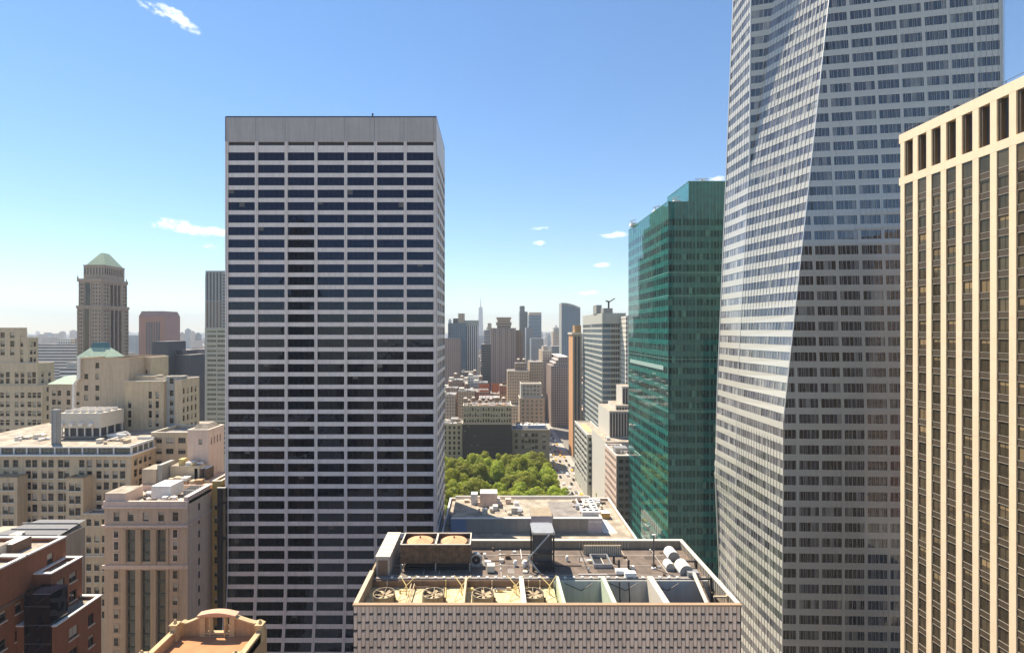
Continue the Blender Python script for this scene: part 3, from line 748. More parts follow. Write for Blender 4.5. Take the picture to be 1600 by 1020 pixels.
# ------------------------------------------------------------------ the roof terrace building in front
def bond_building():
    x0, x1, y0, y1 = X(552, 77), X(1158, 77), 77.0, 101.2
    ztop = 82.2; deck = 80.5; yd = 88.0
    root = thing('roof_terrace_building', 'tan building of staggered upright panels with cooling plant on its roof, nearest below', 'building', (x0, y0, 0))
    m = MB(); m.quad((x0, y0+.45, 0), (x1, y0+.45, 0), (x1, y0+.45, ztop-.2), (x0, y0+.45, ztop-.2)); m.quad((x1, y0, 0), (x1, y1, 0), (x1, y1, ztop-.1), (x1, y0, ztop-.1))
    m.quad((x1, y1, 0), (x0, y1, 0), (x0, y1, ztop-.1), (x1, y1, ztop-.1)); m.quad((x0, y1, 0), (x0, y0, 0), (x0, y0, ztop-.1), (x0, y1, ztop-.1)); m.build('wall', RUSTW, root)
    # staggered panels, every column half a panel out of step with its neighbours
    n = 98; w = (x1-x0)/n; ph = 2.6; slot = .42
    pm = {}
    def panel(h):
        if h not in pm:
            m = MB(); a, c = .05, .16; ww = w-.02
            m.quad((0, .3, 0), (a, .04, 0), (a, .04, h), (0, .3, h)); m.quad((a, .04, 0), (ww-c, 0, 0), (ww-c, 0, h), (a, .04, h)); m.quad((ww-c, 0, 0), (ww, .2, 0), (ww, .2, h), (ww-c, 0, h))
            i = len(m.v); m.v += [(0, .3, h), (a, .04, h), (ww-c, 0, h), (ww, .2, h), (ww, .4, h), (0, .4, h)]; m.f.append(tuple(range(i, i+6))); m.m.append(0)
            i = len(m.v); m.v += [(0, .3, 0), (a, .04, 0), (ww-c, 0, 0), (ww, .2, 0), (ww, .4, 0), (0, .4, 0)]; m.f.append(tuple(reversed(range(i, i+6)))); m.m.append(0)
            pm[h] = m.mesh('panel', PANELS)
        return pm[h]
    rest = MB()
    for k in range(n):
        x = x0+w*k; z = ztop-.25-(1.1 if k % 2 == 0 else 2.4)
        link('panel', panel(1.1 if k % 2 == 0 else 2.4), root, (x, y0, z))
        q = 0
        while z > 54:
            z -= slot; z -= (ph-slot)
            if z > 71.5: link('panel', panel(ph-slot), root, (x, y0, z))
            else: rest.box(x, x+w-.06, y0+.03, y0+.4, z, z+ph-slot)
            q += 1
    rest.build('lower_panels', PANELS, root, kind='stuff')
    sm = MB()                                              # small white boxes painted in as glints in a few of the slots
    for k in range(26):
        i = R.randrange(40, 96); j = R.randrange(1, 5); z = ztop-.25-(1.1 if i % 2 == 0 else 2.4)-j*ph+ph-slot+.02-ph+ph
        sm.box(x0+w*i+.15, x0+w*i+.4, y0+.12, y0+.2, z-slot-.0, z-slot+.1)
    sm.build('slot_glints', WHT, root, kind='stuff')
    # rims
    m = MB(); m.box(x0-.1, x1+.1, y0-.12, y0+.55, ztop-.25, ztop); m.build('coping', TERRW2, root)
    m = MB(); m.box(x0-.1, x0+.6, y0+.55, 88, ztop-.25, ztop); m.build('coping', LIME2, root)
    m = MB(); m.box(x1-.6, x1+.1, y0+.55, y1-.7, ztop-.25, ztop); m.build('coping', COP, root)
    m = MB(); m.box(X(640, y1), x1+.1, y1-.7, y1, ztop-.25, ztop); m.build('coping', COP, root)
    m = MB(); m.box(x1-.35, x1-.05, y0+.5, y1-.5, deck-1.5, ztop-.25); m.box(x0, x1, y1-.5, y1-.1, deck-1, ztop-.25); m.box(x0+.05, x0+.4, y0+.5, y1, deck-1.2, ztop-.25); m.build('parapet', TANP, root)
    # upstand ribs on the inner face of the back and right parapets
    r_ = MB()
    for k in range(17): xx = X(905, 100.6)+k*.62; r_.box(xx, xx+.12, y1-.62, y1-.5, deck, ztop-.25)
    for k in range(34): yy = y0+1.2+k*.68; r_.box(x1-.5, x1-.35, yy, yy+.14, deck-.4, ztop-.25)
    r_.build('parapet_ribs', COP, root, kind='stuff')
    # deck
    xr = X(1115, 88)
    m = MB(); m.box(x0+.4, x1-.35, yd, y1-.5, deck-.5, deck); m.build('roof_deck', ROOFB, root)
    m = MB()
    for a, b in ((X(955, 95), 95.0), ): pass
    for yy in (89.6, 93.2, 97.5): m.box(x0+3, x1-1.2, yy, yy+.07, deck, deck+.05)
    for xx in (X(690, 95), X(782, 95), X(985, 93), X(1035, 93)): m.box(xx, xx+.07, 89, 100, deck, deck+.05)
    m.build('deck_seams', COP, root, kind='stuff')
    ls = MB()
    ls.box(x0+.4, x1-.4, yd-.02, yd+.75, deck, deck+.22); ls.build('deck_kerb', ROOFG, root)
    mesh = MB(); mesh.box(-.22, .22, -.22, .22, 0, .16); mesh = mesh.mesh('ballast_block', COPW)
    for k in range(34):
        link('ballast_block', mesh, root, (X(612, 88)+k*1.55, yd+.35+.1*math.sin(k*2.1), deck+.22))
    # the plant trench along the front: pale cells with fans, then deep pits
    m = MB(); xe = X(868, 85); m.box(x0+.4, xe, y0+.5, yd, 78.6, 79.3); m.build('cell_floor', CREAMF, root)
    m = MB(); m.box(x0+.4, xe, yd-.3, yd-.02, 79.3, deck-.02); m.build('trench_wall', BROWN, root)
    m = MB(); m.box(xe, X(1012, 88), yd-.3, yd-.02, 71, deck-.02); m.box(X(1022, 88), X(1112, 88), yd-.3, yd-.02, 74, deck-.02); m.build('pit_wall', GREYP, root)
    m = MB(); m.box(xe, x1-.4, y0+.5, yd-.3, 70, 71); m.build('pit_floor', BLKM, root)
    for px, mt, ww in ((727, LIME2, .35), (811, COPW, .7), (868, MINT, .5), (938, MINT, .7), (1010, COP, 1.0)):
        xx = X(px, 88); m = MB(); m.box(xx, xx+ww, y0+.5, yd-.3, 74 if px > 850 else 79.3, ztop-.9 if px > 700 else 80); m.build('trench_beam', mt, root)
    for px in (640, 645): xx = X(px, 86); m = MB(); m.box(xx, xx+.12, y0+.6, yd-.3, 79.8, 80.1); m.build('pipe_rail', LIME2, root)
    for px in (636, 722, 806, 858):                         # splayed yellow braces between the cells
        xx = X(px, 86); m = MB()
        for s in (-1, 1): m.tube((xx, 85.2, 80.9), (xx+s*1.5, 87.6, 81.5), .07); m.tube((xx, 85.2, 80.9), (xx+s*1.1, 83.2, 79.4), .07)
        m.tube((xx, 85.2, 79.3), (xx, 85.2, 81), .09); m.build('brace', YELL, root)
    for px in (905, 975, 1040):
        xx = X(px, 87); m = MB(); m.tube((xx-2.5, 87.4, 80.2), (xx+.4, 87.2, 79), .07); m.tube((xx+2.5, 87.4, 80.2), (xx+.4, 87.2, 79), .07); m.build('brace', BLKM, root)
    # four induced-draught fans in their rings
    for i, (px, lab) in enumerate(((600, 'leftmost'), (677, 'second from the left'), (755, 'third from the left'), (833, 'rightmost'))):
        cx = X(px, 83); f = thing('cooling_fan', f'round cooling fan in the pale roof cells, {lab} of the four', 'fan', (cx, 83.1, 79.3), 'fans in the roof cells')
        m = MB(); nn = 28
        for k in range(nn):
            a, b = 2*math.pi*k/nn, 2*math.pi*(k+1)/nn; ca, sa, cb, sb = math.cos(a), math.sin(a), math.cos(b), math.sin(b)
            for r0, z0, r1, z1 in ((1.92, 0, 1.86, 1.5), (1.86, 1.5, 1.72, 1.5), (1.72, 1.5, 1.66, .5)):
                m.quad((r0*ca, r0*sa, z0), (r0*cb, r0*sb, z0), (r1*cb, r1*sb, z1), (r1*ca, r1*sa, z1))
        m.build('ring', RINGM, f, loc=LOCS[f.name])
        m = MB(); m.cyl(0, 0, .5, .62, 1.68, 24); m.build('louvre_base', BLKM, f, loc=LOCS[f.name])
        for k in range(6):
            a = 2*math.pi*k/6+i*.3; m = MB(); c, s = math.cos(a), math.sin(a)
            m.quad((.2*c-.16*s, .2*s+.16*c, 1.16), (.2*c+.16*s, .2*s-.16*c, 1.04), (1.55*c+.34*s, 1.55*s-.34*c, 1.06), (1.55*c-.26*s, 1.55*s+.26*c, 1.24)); m.build('blade', FANB, f, loc=LOCS[f.name])
        m = MB(); m.cyl(0, 0, .9, 1.36, .26, 10, .15); m.build('hub', FANB, f, loc=LOCS[f.name])
        m = MB()
        for k in range(3): a = math.pi*k/3+.5; m.tube((-1.75*math.cos(a), -1.75*math.sin(a), 1.48), (1.75*math.cos(a), 1.75*math.sin(a), 1.48), .04, 4)
        m.build('guard_bars', LIME2, f, loc=LOCS[f.name])
        m = MB(); m.cyl(1.9, -.5, 0, .9, .22, 8); m.tube((1.9, -.5, .9), (1.2, -.2, 1.2), .08); m.build('motor', RUST, f, loc=LOCS[f.name])
    rr = random.Random(88)
    for k in range(16):                                     # pipes, valves and dunnage crowding the pale cells
        xx = rr.uniform(x0+1.5, xe-1); m = MB(); yy = rr.uniform(84.6, 87.3)
        if k % 3 == 0: m.tube((xx, 87.6, 79.5), (xx+rr.uniform(-.4, .4), 82.5, 79.5), .11, 6); m.tube((xx, 87.6, 79.5), (xx, 87.6, 80.6), .11, 6)
        elif k % 3 == 1: m.box(xx, xx+rr.uniform(.5, 1.1), yy, yy+rr.uniform(.3, .7), 79.3, 79.3+rr.uniform(.3, .8))
        else: m.tube((xx, yy, 79.7), (xx+rr.uniform(1, 2.6), yy, 79.7), .09, 6); m.cyl(xx, yy, 79.3, 79.9, .16, 8)
        m.build(('pipe', 'pump_box', 'pipe')[k % 3], rr.choice([YELL, RUST, GALV, LIME2, BROWN]), root)
    for k in range(13):                                     # cable trays and pipe runs over the deck
        xx, yy = rr.uniform(x0+5, x1-5), rr.uniform(89.2, 98.5); L_ = rr.uniform(2, 9); m = MB()
        if k % 2: m.box(xx, min(xx+L_, x1-2), yy, yy+.13, deck+.08, deck+.2)
        else: m.box(xx, xx+.13, yy, min(yy+L_, 100), deck+.08, deck+.2)
        m.build('pipe_run', rr.choice([GALV, COP, RUST, BLKM, COPW]), root)
    for k in range(34):
        xx, yy = rr.uniform(x0+4, x1-4), rr.uniform(89.2, 99.8)
        if xx < X(735, yy) or (X(830, yy) < xx < X(868, yy)): continue
        a_, h_ = rr.uniform(.15, .55), rr.uniform(.15, .8); m = MB()
        if k % 3: m.box(xx-a_, xx+a_, yy-a_*.8, yy+a_*.8, deck, deck+h_)
        else: m.cyl(xx, yy, deck, deck+h_, a_*.5, 8); m.cyl(xx, yy, deck+h_, deck+h_+.12, a_*.8, 8, a_*.4)
        m.build(('roof_vent', 'roof_box', 'roof_box')[k % 3], rr.choice([GALV, COP, RUST, WHT, BLKM, LIME2]), root)
    for k in range(9):                                      # patched membrane
        xx, yy = rr.uniform(x0+8, x1-8), rr.uniform(89.5, 97); m = MB(); m.box(xx, xx+rr.uniform(1, 4), yy, yy+rr.uniform(.8, 2.4), deck+.002*k, deck+.012+.003*k); m.build('membrane_patch', rr.choice([ROOFG, ROOFD2, ROOFB2]), root)
    # inner things on the deck
    for px, py, r, h in ((805, 884, .38, 1.1), (820, 885, .55, 1.2), (886, 876, .3, 1.0), (628, 886, .3, .5), (905, 877, .12, .8)):
        D = 44.5*770/(py-516); m = MB(); xx = X(px, D); m.cyl(xx, D, deck, deck+h*.6, r*.7, 12); m.cyl(xx, D, deck+h*.6, deck+h, r*1.15, 14, r*.75); m.build('roof_vent', WHT if r > .2 else BLKM, root)
    for px, py in ((767, 897), (772, 897)):
        D = 44.5*770/(py-516); xx = X(px, D)
    D = 90.3; m = MB(); m.box(X(761, D), X(773, D), D, D+1.3, deck+.2, deck+1.35); 
    for q in range(4): m.box(X(761, D)-.02, X(773, D)+.02, D-.05, D, deck+.3+q*.25, deck+.42+q*.25)
    m.build('air_handler', COP, root)
    m = MB(); m.box(X(745, 98), X(757, 98), 98, 98.5, deck, deck+.35); m.build('roof_unit', RUST, root)
    # open hatch, louvre wall, low boxes
    m = MB(); a, b = X(925, 94), X(955, 93); m.ring(a, b, 92.2, 96.5, deck, deck+.8, .2); m.build('hatch_curb', GALV, root)
    m = MB(); m.quad((a+.2, 92.4, deck+.1), (a+2, 92.4, deck+.1), (a+2, 96.3, deck+.1), (a+.2, 96.3, deck+.1)); m.build('hatch_opening', BLKM, root)
    m = MB(); a, b = X(912, 98), X(970, 98); m.box(a, b, 97.7, 98, deck, deck+1.9); m.build('louvre_screen', TANP, root)
    m = MB()
    for k in range(18): xx = a+.15+k*(b-a-.2)/18; m.box(xx, xx+.14, 97.58, 97.7, deck+.1, deck+1.85)
    m.build('louvre_blades', COP, root, kind='stuff')
    for pxa, D, ww in ((958, 94, .5), (966, 92, .4), (981, 92, .4)):
        xx = X(pxa, D); m = MB(); m.box(xx, xx+.35, D, D+.35, deck, deck+1.6); m.build('post', BLKM, root)
    for pxa, D, w_, h_ in ((963, 89.4, 2.3, .9), (977, 88.3, 2.0, 1.0)):
        xx = X(pxa, D); m = MB(); m.box(xx, xx+w_, D, D+1.1, deck+.3, deck+h_); m.box(xx+.1, xx+w_-.1, D-.06, D, deck+.4, deck+h_-.2); m.build('condenser', WHT, root)
    m = MB()
    for pxa in (968, 983): xx = X(pxa, 87); m.tube((xx, 87.2, deck), (xx, 86.6, 77), .12)
    m.tube((X(968, 87), 86.6, 77), (X(976, 87), 86, 75.5), .1); m.tube((X(983, 87), 86.6, 77), (X(976, 87), 86, 75.5), .1); m.build('pipe', BLKM, root)
    for py in (842, 861, 868, 876, 884, 891):
        D = 96 if py < 850 else 44.5*770/(py-516)
        m = MB(); m.cyl(X(782, 92), min(D, 99), deck, deck+.35, .14, 8); m.build('post_light', WHT, root)
    # steel brackets on the right parapet
    for yy in (80.2, 86, 92.5): m = MB(); m.box(x1-2.8, x1-.3, yy, yy+.25, ztop-.7, ztop-.45); m.box(x1-.75, x1-.35, yy-.1, yy+.4, deck-1, ztop-.3); m.build('bracket', BLKM if yy > 84 else LIME2, root)
    m = MB(); m.tube((X(1086, 88), 88.5, deck+.9), (X(1103, 82), 81.5, 79.8), .35, 8); m.build('pipe', COP, root)
    m = MB(); m.tube((X(1092, 88), 87.5, deck+.3), (X(1108, 82), 81, 79.4), .12, 8); m.build('pipe', RUST, root)
    m = MB(); m.box(X(1075, 88.5), X(1092, 88.5), 88.3, 89.6, deck, deck+1.1); m.build('roof_unit', GALV, root)

    # big two-cell cooling tower on legs
    a, b = X(626, 91), X(735, 91); c = thing('cooling_tower', 'big rusty two-cell cooling tower with orange fan cones standing on the roof deck', 'cooling tower', (a, 91, deck))
    m = MB(); t = .12; z0, z1 = 82.0, 85.4; m.ring(a, b, 91, 96.2, z0, z1, t); m.box(a+t, b-t, 91.1, 96.1, z0, z0+.1); m.build('casing', RUST, c)
    m = MB()
    for k in range(44): xx = a+(b-a)*k/44; m.box(xx, xx+.05, 90.95, 91, z0, z1)
    m.build('casing_ribs', RUST, c, kind='stuff')
    m = MB(); m.ring(a-.05, b+.05, 90.95, 96.25, z1, z1+.14, .22); m.box((a+b)/2-.15, (a+b)/2+.15, 91, 96.2, z1-.3, z1+.14); m.build('top_rim', COP, c)
    m = MB(); m.box(a+t, b-t, 91.1, 96.1, z1-.9, z1-.75); m.build('fan_deck', RUSTW, c)
    for cx in ((a*3+b)/4, (a+b*3)/4):
        m = MB(); m.cyl(cx, 93.7, z1-.75, z1-.35, 2.45, 32); m.cyl(cx, 93.7, z1-.35, z1+.25, 2.4, 32, .2); m.build('fan_cone', ORNG, c)
        m = MB(); m.cyl(cx, 93.7, z1+.2, z1+.5, .16, 8); m.build('shaft', RUST, c)
    for cx in (a+.1, (a+b)/2, b-.1):
        for yy in (91.1, 96.0): m = MB(); m.box(cx-.12, cx+.12, yy-.1, yy+.12, deck, z0); m.build('leg', GALV, c)
    m = MB(); m.box(a, b, 91.0, 91.15, z0-.5, z0-.35); m.box(a+.5, b-.4, 91.5, 95.8, deck, deck+.4); m.build('base_frame', BLKM, c)
    # small fan drum leaning by its right side
    cx = X(744, 93); f = thing('exhaust_fan', 'round dark-faced exhaust fan in a grey housing right of the rusty cooling tower', 'fan', (cx, 93, deck))
    m = MB(); nn = 18; rr, ri = 1.15, .85; zc = deck+1.35
    for k in range(nn):
        p, q = 2*math.pi*k/nn, 2*math.pi*(k+1)/nn
        m.quad((cx+rr*math.cos(p), 92.6, zc+rr*math.sin(p)), (cx+rr*math.cos(q), 92.6, zc+rr*math.sin(q)), (cx+ri*math.cos(q), 92.6, zc+ri*math.sin(q)), (cx+ri*math.cos(p), 92.6, zc+ri*math.sin(p)))
        m.quad((cx+rr*math.cos(p), 93.6, zc+rr*math.sin(p)), (cx+rr*math.cos(q), 93.6, zc+rr*math.sin(q)), (cx+rr*math.cos(q), 92.6, zc+rr*math.sin(q)), (cx+rr*math.cos(p), 92.6, zc+rr*math.sin(p)))
    m.build('housing', GALV, f)
    m = MB(); i = 0; m.v = [(cx+ri*math.cos(2*math.pi*k/nn), 92.7, zc+ri*math.sin(2*math.pi*k/nn)) for k in range(nn)]; m.f = [tuple(range(nn))]; m.m = [0]; m.build('fan_face', BLKM, f)
    m = MB(); m.box(cx-.15, cx+.15, 92.6, 92.66, zc-.15, zc+.15); m.build('hub', GALV, f)
    m = MB(); m.box(cx-.9, cx+.9, 92.7, 93.6, deck, deck+.35); m.build('foot', GALV, f)
    # long grey duct housing down the left edge
    d = thing('duct_housing', 'long grey metal duct housing along the left edge of the roof deck', 'duct', (x0+.8, 89, deck))
    xa, xb = x0+.75, x0+3.2
    m = MB(); m.box(xa, xb, 89, 99.5, deck, 84.1); m.build('casing', GALV, d)
    m = MB(); m.box(xa+.35, xb-.35, 88.94, 89, deck+.3, 83.5); m.build('louvre', BROWN, d)
    m = MB(); m.box(xa-.1, xb+.1, 88.9, 99.6, 84.1, 84.25); m.build('lid', COP, d)
    m = MB()
    for k in range(6): m.box(xa-.14, xb+.14, 90+k*1.7, 90.1+k*1.7, deck, 84.3)
    m.build('seam_bands', GALV, d, kind='stuff')
    # pipe tangle behind it
    p = thing('pipe_cluster', 'tangle of pipes and valves behind the grey duct at the roof corner', 'pipes', (xb+1.5, 97, deck))
    for k in range(9):
        m = MB(); xx = xb+.8+R.uniform(0, 3); yy = 95+R.uniform(0, 4); m.tube((xx, yy, deck), (xx+R.uniform(-.5, .5), yy, deck+R.uniform(1, 3.4)), .12); m.tube((xx, yy, deck+1.8), (xx+R.uniform(-1.5, 1.5), yy+R.uniform(-1, 1), deck+R.uniform(1.4, 3)), .1); m.build('pipe', R.choice([COPW, GALV, BLUEM, COP]), p)
    m = MB(); m.box(xb+1.6, xb+3.6, 96.5, 97.6, deck, deck+1.4); m.build('pump_box', RUST, p)
    m = MB(); m.box(xb+.1, xb+4.2, 98.8, 98.95, 84.2, 84.35); m.box(xb-.8, xb+2.2, 99.3, 99.45, 84.0, 84.15); m.build('walkway_plank', COPW, p)
    # black steel frame with grey lift housing
    xa, xb = X(833, 91), X(865, 91); s = thing('steel_frame_tower', 'black steel frame tower with diagonal stair standing mid roof', 'steel frame', (xa, 91, deck))
    zt = 87.7
    for xx in (xa, xb):
        for yy in (91, 95.6): m = MB(); m.box(xx-.15, xx+.15, yy-.15, yy+.15, deck, zt); m.build('post', BLKM, s)
    m = MB(); m.box(xa+.2, xb-.2, 91.6, 95.4, deck, zt-.4); m.build('inner_casing', SLATE, s)
    m = MB(); m.box(xa-.2, xb+.2, 90.8, 95.8, zt-.35, zt); m.build('top_platform', GALV, s)
    m = MB(); m.box(xa-.1, xb+.1, 90.9, 91.1, 83.6, 83.9); m.box(xa-.1, xb+.1, 90.9, 91.1, 81.9, 82.1); m.build('cross_beam', BLKM, s)
    m = MB(); m.tube((xa-.9, 90.7, 83.1), (xb-.8, 90.7, zt-.2), .16); m.tube((xa-.9, 90.7, 83.7), (xa-.9, 90.7, deck), .12); m.tube((xa-.9, 90.6, 83.1), (xa+1.2, 90.3, deck), .2); m.build('stair_flight', GALV, s)
    m = MB(); 
    for k in range(4): m.tube((xa+k*1.0, 90.8, deck), (xa+k*1.0+1, 90.8, 82), .07); m.tube((xa+k*1.0+1, 90.8, deck), (xa+k*1.0, 90.8, 82), .07)
    m.build('braces', BLKM, s)
    # lamp pole
    xx = X(1021.5, 92.1); l = thing('lamp_pole', 'thin dark lightning pole on a white footing near the back of the roof deck', 'pole', (xx, 92.1, deck))
    m = MB(); m.tube((xx, 92.1, deck), (xx, 92.1, deck+6.2), .14, 8); m.build('pole', SLATE, l)
    m = MB(); m.box(xx-.4, xx+.4, 91.8, 92.4, deck, deck+.22); m.build('footing', WHT, l)
    m = MB(); m.box(xx-.3, xx+.3, 91.95, 92.25, deck+6.2, deck+6.4); m.build('cap', WHT, l)
    # curved white cowls
    for px, D, w_, L, lab in ((1053, 95.2, 2.3, 2.6, 'farthest'), (1048, 91.2, 1.7, 1.9, 'smallest'), (1073, 89.4, 2.5, 2.8, 'nearest')):
        cx = X(px, D); c = thing('curved_cowl', f'white half-round roof cowl by the right parapet, {lab} of the three', 'cowl', (cx, D, deck), 'half-round cowls')
        m = MB(); nn = 10; rr = w_/2; e = MB()
        for k in range(nn):
            p, q = math.pi*k/nn, math.pi*(k+1)/nn; z_ = deck+.5
            m.quad((cx+rr*math.cos(p), D, z_+rr*1.1*math.sin(p)), (cx+rr*math.cos(p), D+L, z_+rr*1.1*math.sin(p)), (cx+rr*math.cos(q), D+L, z_+rr*1.1*math.sin(q)), (cx+rr*math.cos(q), D, z_+rr*1.1*math.sin(q)))
            e.tri((cx, D, z_), (cx+rr*math.cos(p), D, z_+rr*1.1*math.sin(p)), (cx+rr*math.cos(q), D, z_+rr*1.1*math.sin(q)))
            e.tri((cx, D+L, z_), (cx+rr*math.cos(q), D+L, z_+rr*1.1*math.sin(q)), (cx+rr*math.cos(p), D+L, z_+rr*1.1*math.sin(p)))
        m.build('hood', WHT, c); e.build('end_plate', GREYM, c)
        m = MB(); m.box(cx-rr*.9, cx+rr*.9, D+.1, D+L-.1, deck, deck+.5); m.build('curb', GALV, c)
ROOFD2 = mat('dark_patch', (.1, .08, .065), noise=.4, rough=.9); ROOFB2 = mat('pale_patch', (.26, .2, .16), noise=.4, rough=.9)
RUSTW = mat('dark_backing', (.07, .05, .04), noise=.2)
TERRW2 = mat('brown_rim', (.4, .27, .17), noise=.2, scale=2)
TANP = mat('tan_parapet', (.36, .29, .2), noise=.25, streak=.4)
GREYP = mat('grey_pit_wall', (.62, .62, .57), noise=.12, streak=.3)
RINGM = mat('weathered_ring', (.27, .22, .15), noise=.35, scale=2)
FANB = mat('pale_fan_blade', (.58, .44, .27), noise=.25, scale=3)
bond_building()

# ------------------------------------------------------------------ grey low building between the tower and the green glass
def grey_building():
    root = thing('low_grey_building', 'low building with white roof and long grey rooftop wall in front of the park', 'building', (-16, 152, 0))
    tier(root, -16, 45.3, 151, 191, 0, 60, LIME3, roofm=ROOFW, cop=COPW, par=.8, F=dict(cols=even(61.3, 16, 2.2), rows=rows_down(57, 3.9, 2, 30), indiv=False), R=dict(cols=even(40, 10, 2.2), rows=rows_down(57, 3.9, 2, 20), indiv=False))
    xa, xb = X(705, 160), X(941, 160); zt = Z(809, 160)
    pa, pb = X(729, 160), X(829, 160); pc, pd = X(863, 160), X(918, 160)
    for a, b, mt in ((xa, pa-.02, BLUEM), (pa, pb, GREYM), (pc, pd, GREYM2), (pd+.02, xb, LAVM)):
        n = max(1, round((b-a)/2.3))
        for k in range(n):
            m = MB(); m.box(a+(b-a)*k/n+.02, a+(b-a)*(k+1)/n-.02, 160, 160.4, 59, zt-.25); m.build('panel', mt, root)
    m = MB(); m.box(xa+.1, xb-.1, 160.4, 180, 59, zt-.6, top=1); m.build('penthouse_wall', [GREYM, ROOFW], root)
    m = MB(); m.box(xa-.1, xb+.1, 159.8, 160.7, zt-.25, zt); m.box(xb-.5, xb+.1, 160.7, 180, zt-.25, zt); m.box(xa, xb, 180, 180.5, zt-.4, zt+.4); m.build('coping', COPW, root)
    # blue curved corner
    m = MB(); pr = None
    for k in range(9):
        t = k/8*math.pi/2; p = (xa-1.2*math.sin(t)*1.2, 160+9*(k/8)**1.2); 
        if pr: m.quad((*p, 59), (*pr, 59), (*pr, zt+.6), (*p, zt+.6))
        pr = p
    m.build('curved_screen', BLUEM, root)
    # bulkhead block
    ba, bb = pb+.1, pc-.1
    m = MB(); m.box(ba, bb, 158.8, 166.5, 59, Z(806, 158.8), 0, 1); m.build('bulkhead', [LAVM, TANP], root)
    m = MB(); m.box(bb-1.6, bb-.4, 158.7, 158.82, 59, Z(818, 158.8)); m.build('door', BLKM, root)
    # white box and plant
    z0 = zt-.6
    m = MB(); m.box(X(750, 172), X(777, 172), 172, 176.5, z0, z0+4.6, 0, 1); m.build('penthouse_box', [PINKL, WHT], root)
    m = MB(); m.box(X(736, 174), X(746, 174), 174, 177, z0, z0+3.6); m.build('roof_unit', WHT, root)
    clutter(root, xa+2, ba-1, 161.5, 179, z0, 26, 5, [WHT, COP, PINKL, GALV, WHT])
    clutter(root, bb+8, xb-1, 161.5, 179, z0, 14, 6, [COP, GALV, PINKL, RUST])
    m = MB(); m.quad((pc+.3, 161, z0+.05), (pd+3, 161, z0+.05), (pd+3, 177, z0+.05), (pc+.3, 177, z0+.05)); m.build('roof_patch', ROOFG, root)
    # white gridded unit with dark fan openings
    gx, gy = X(906, 168), 163.5; m = MB(); m.box(gx, gx+6, gy, gy+13, z0, z0+1.3); m.build('condenser_bank', WHT, root)
    for i in range(3):
        for j in range(5): m = MB(); m.cyl(gx+1+i*2, gy+1.4+j*2.5, z0+1.3, z0+1.36, .72, 10); m.build('fan_opening', BLKM, root)
    # right-hand lower roof
    m = MB(); m.quad((xb+.4, 160, 59.25), (xb+5, 160, 59.25), (xb+3.4, 175, 59.25), (xb+.4, 175, 59.25)); m.build('roof_patch', WHT, root)
    m = MB(); m.box(X(940, 172), X(953, 172), 172, 175, 59, 61.2, 0, 1); m.build('roof_unit', [GOLD, WHT], root)
    clutter(root, xb+1, 44, 176, 189, 59.2, 10, 8)
    clutter(root, -14, 30, 182, 189, 59.2, 22, 9, [WHT, COP, GALV, LIME2, BROWN])
    # pale marks of a sign too small to read
    m = MB()
    for k, w in enumerate((.5, .5, .35, .55, .5, .5, .35, .5)): m.box(pd+.5+k*.52, pd+.5+k*.52+w*.75, 159.93, 160, zt-1.5, zt-.95)
    m.build('sign_lettering', COPW, root, kind='stuff')
GREYM2 = mat('warm_grey_panel', (.26, .25, .23), noise=.1, streak=.2, rough=.6)
grey_building()

# ------------------------------------------------------------------ buildings at the left
def pcols(x0, D, pxs, w): return [(X(p, D)-x0-w/2, X(p, D)-x0+w/2) for p in pxs]
def prow(D, ys, h): return [(Z(y, D)-h/2, Z(y, D)+h/2) for y in ys]

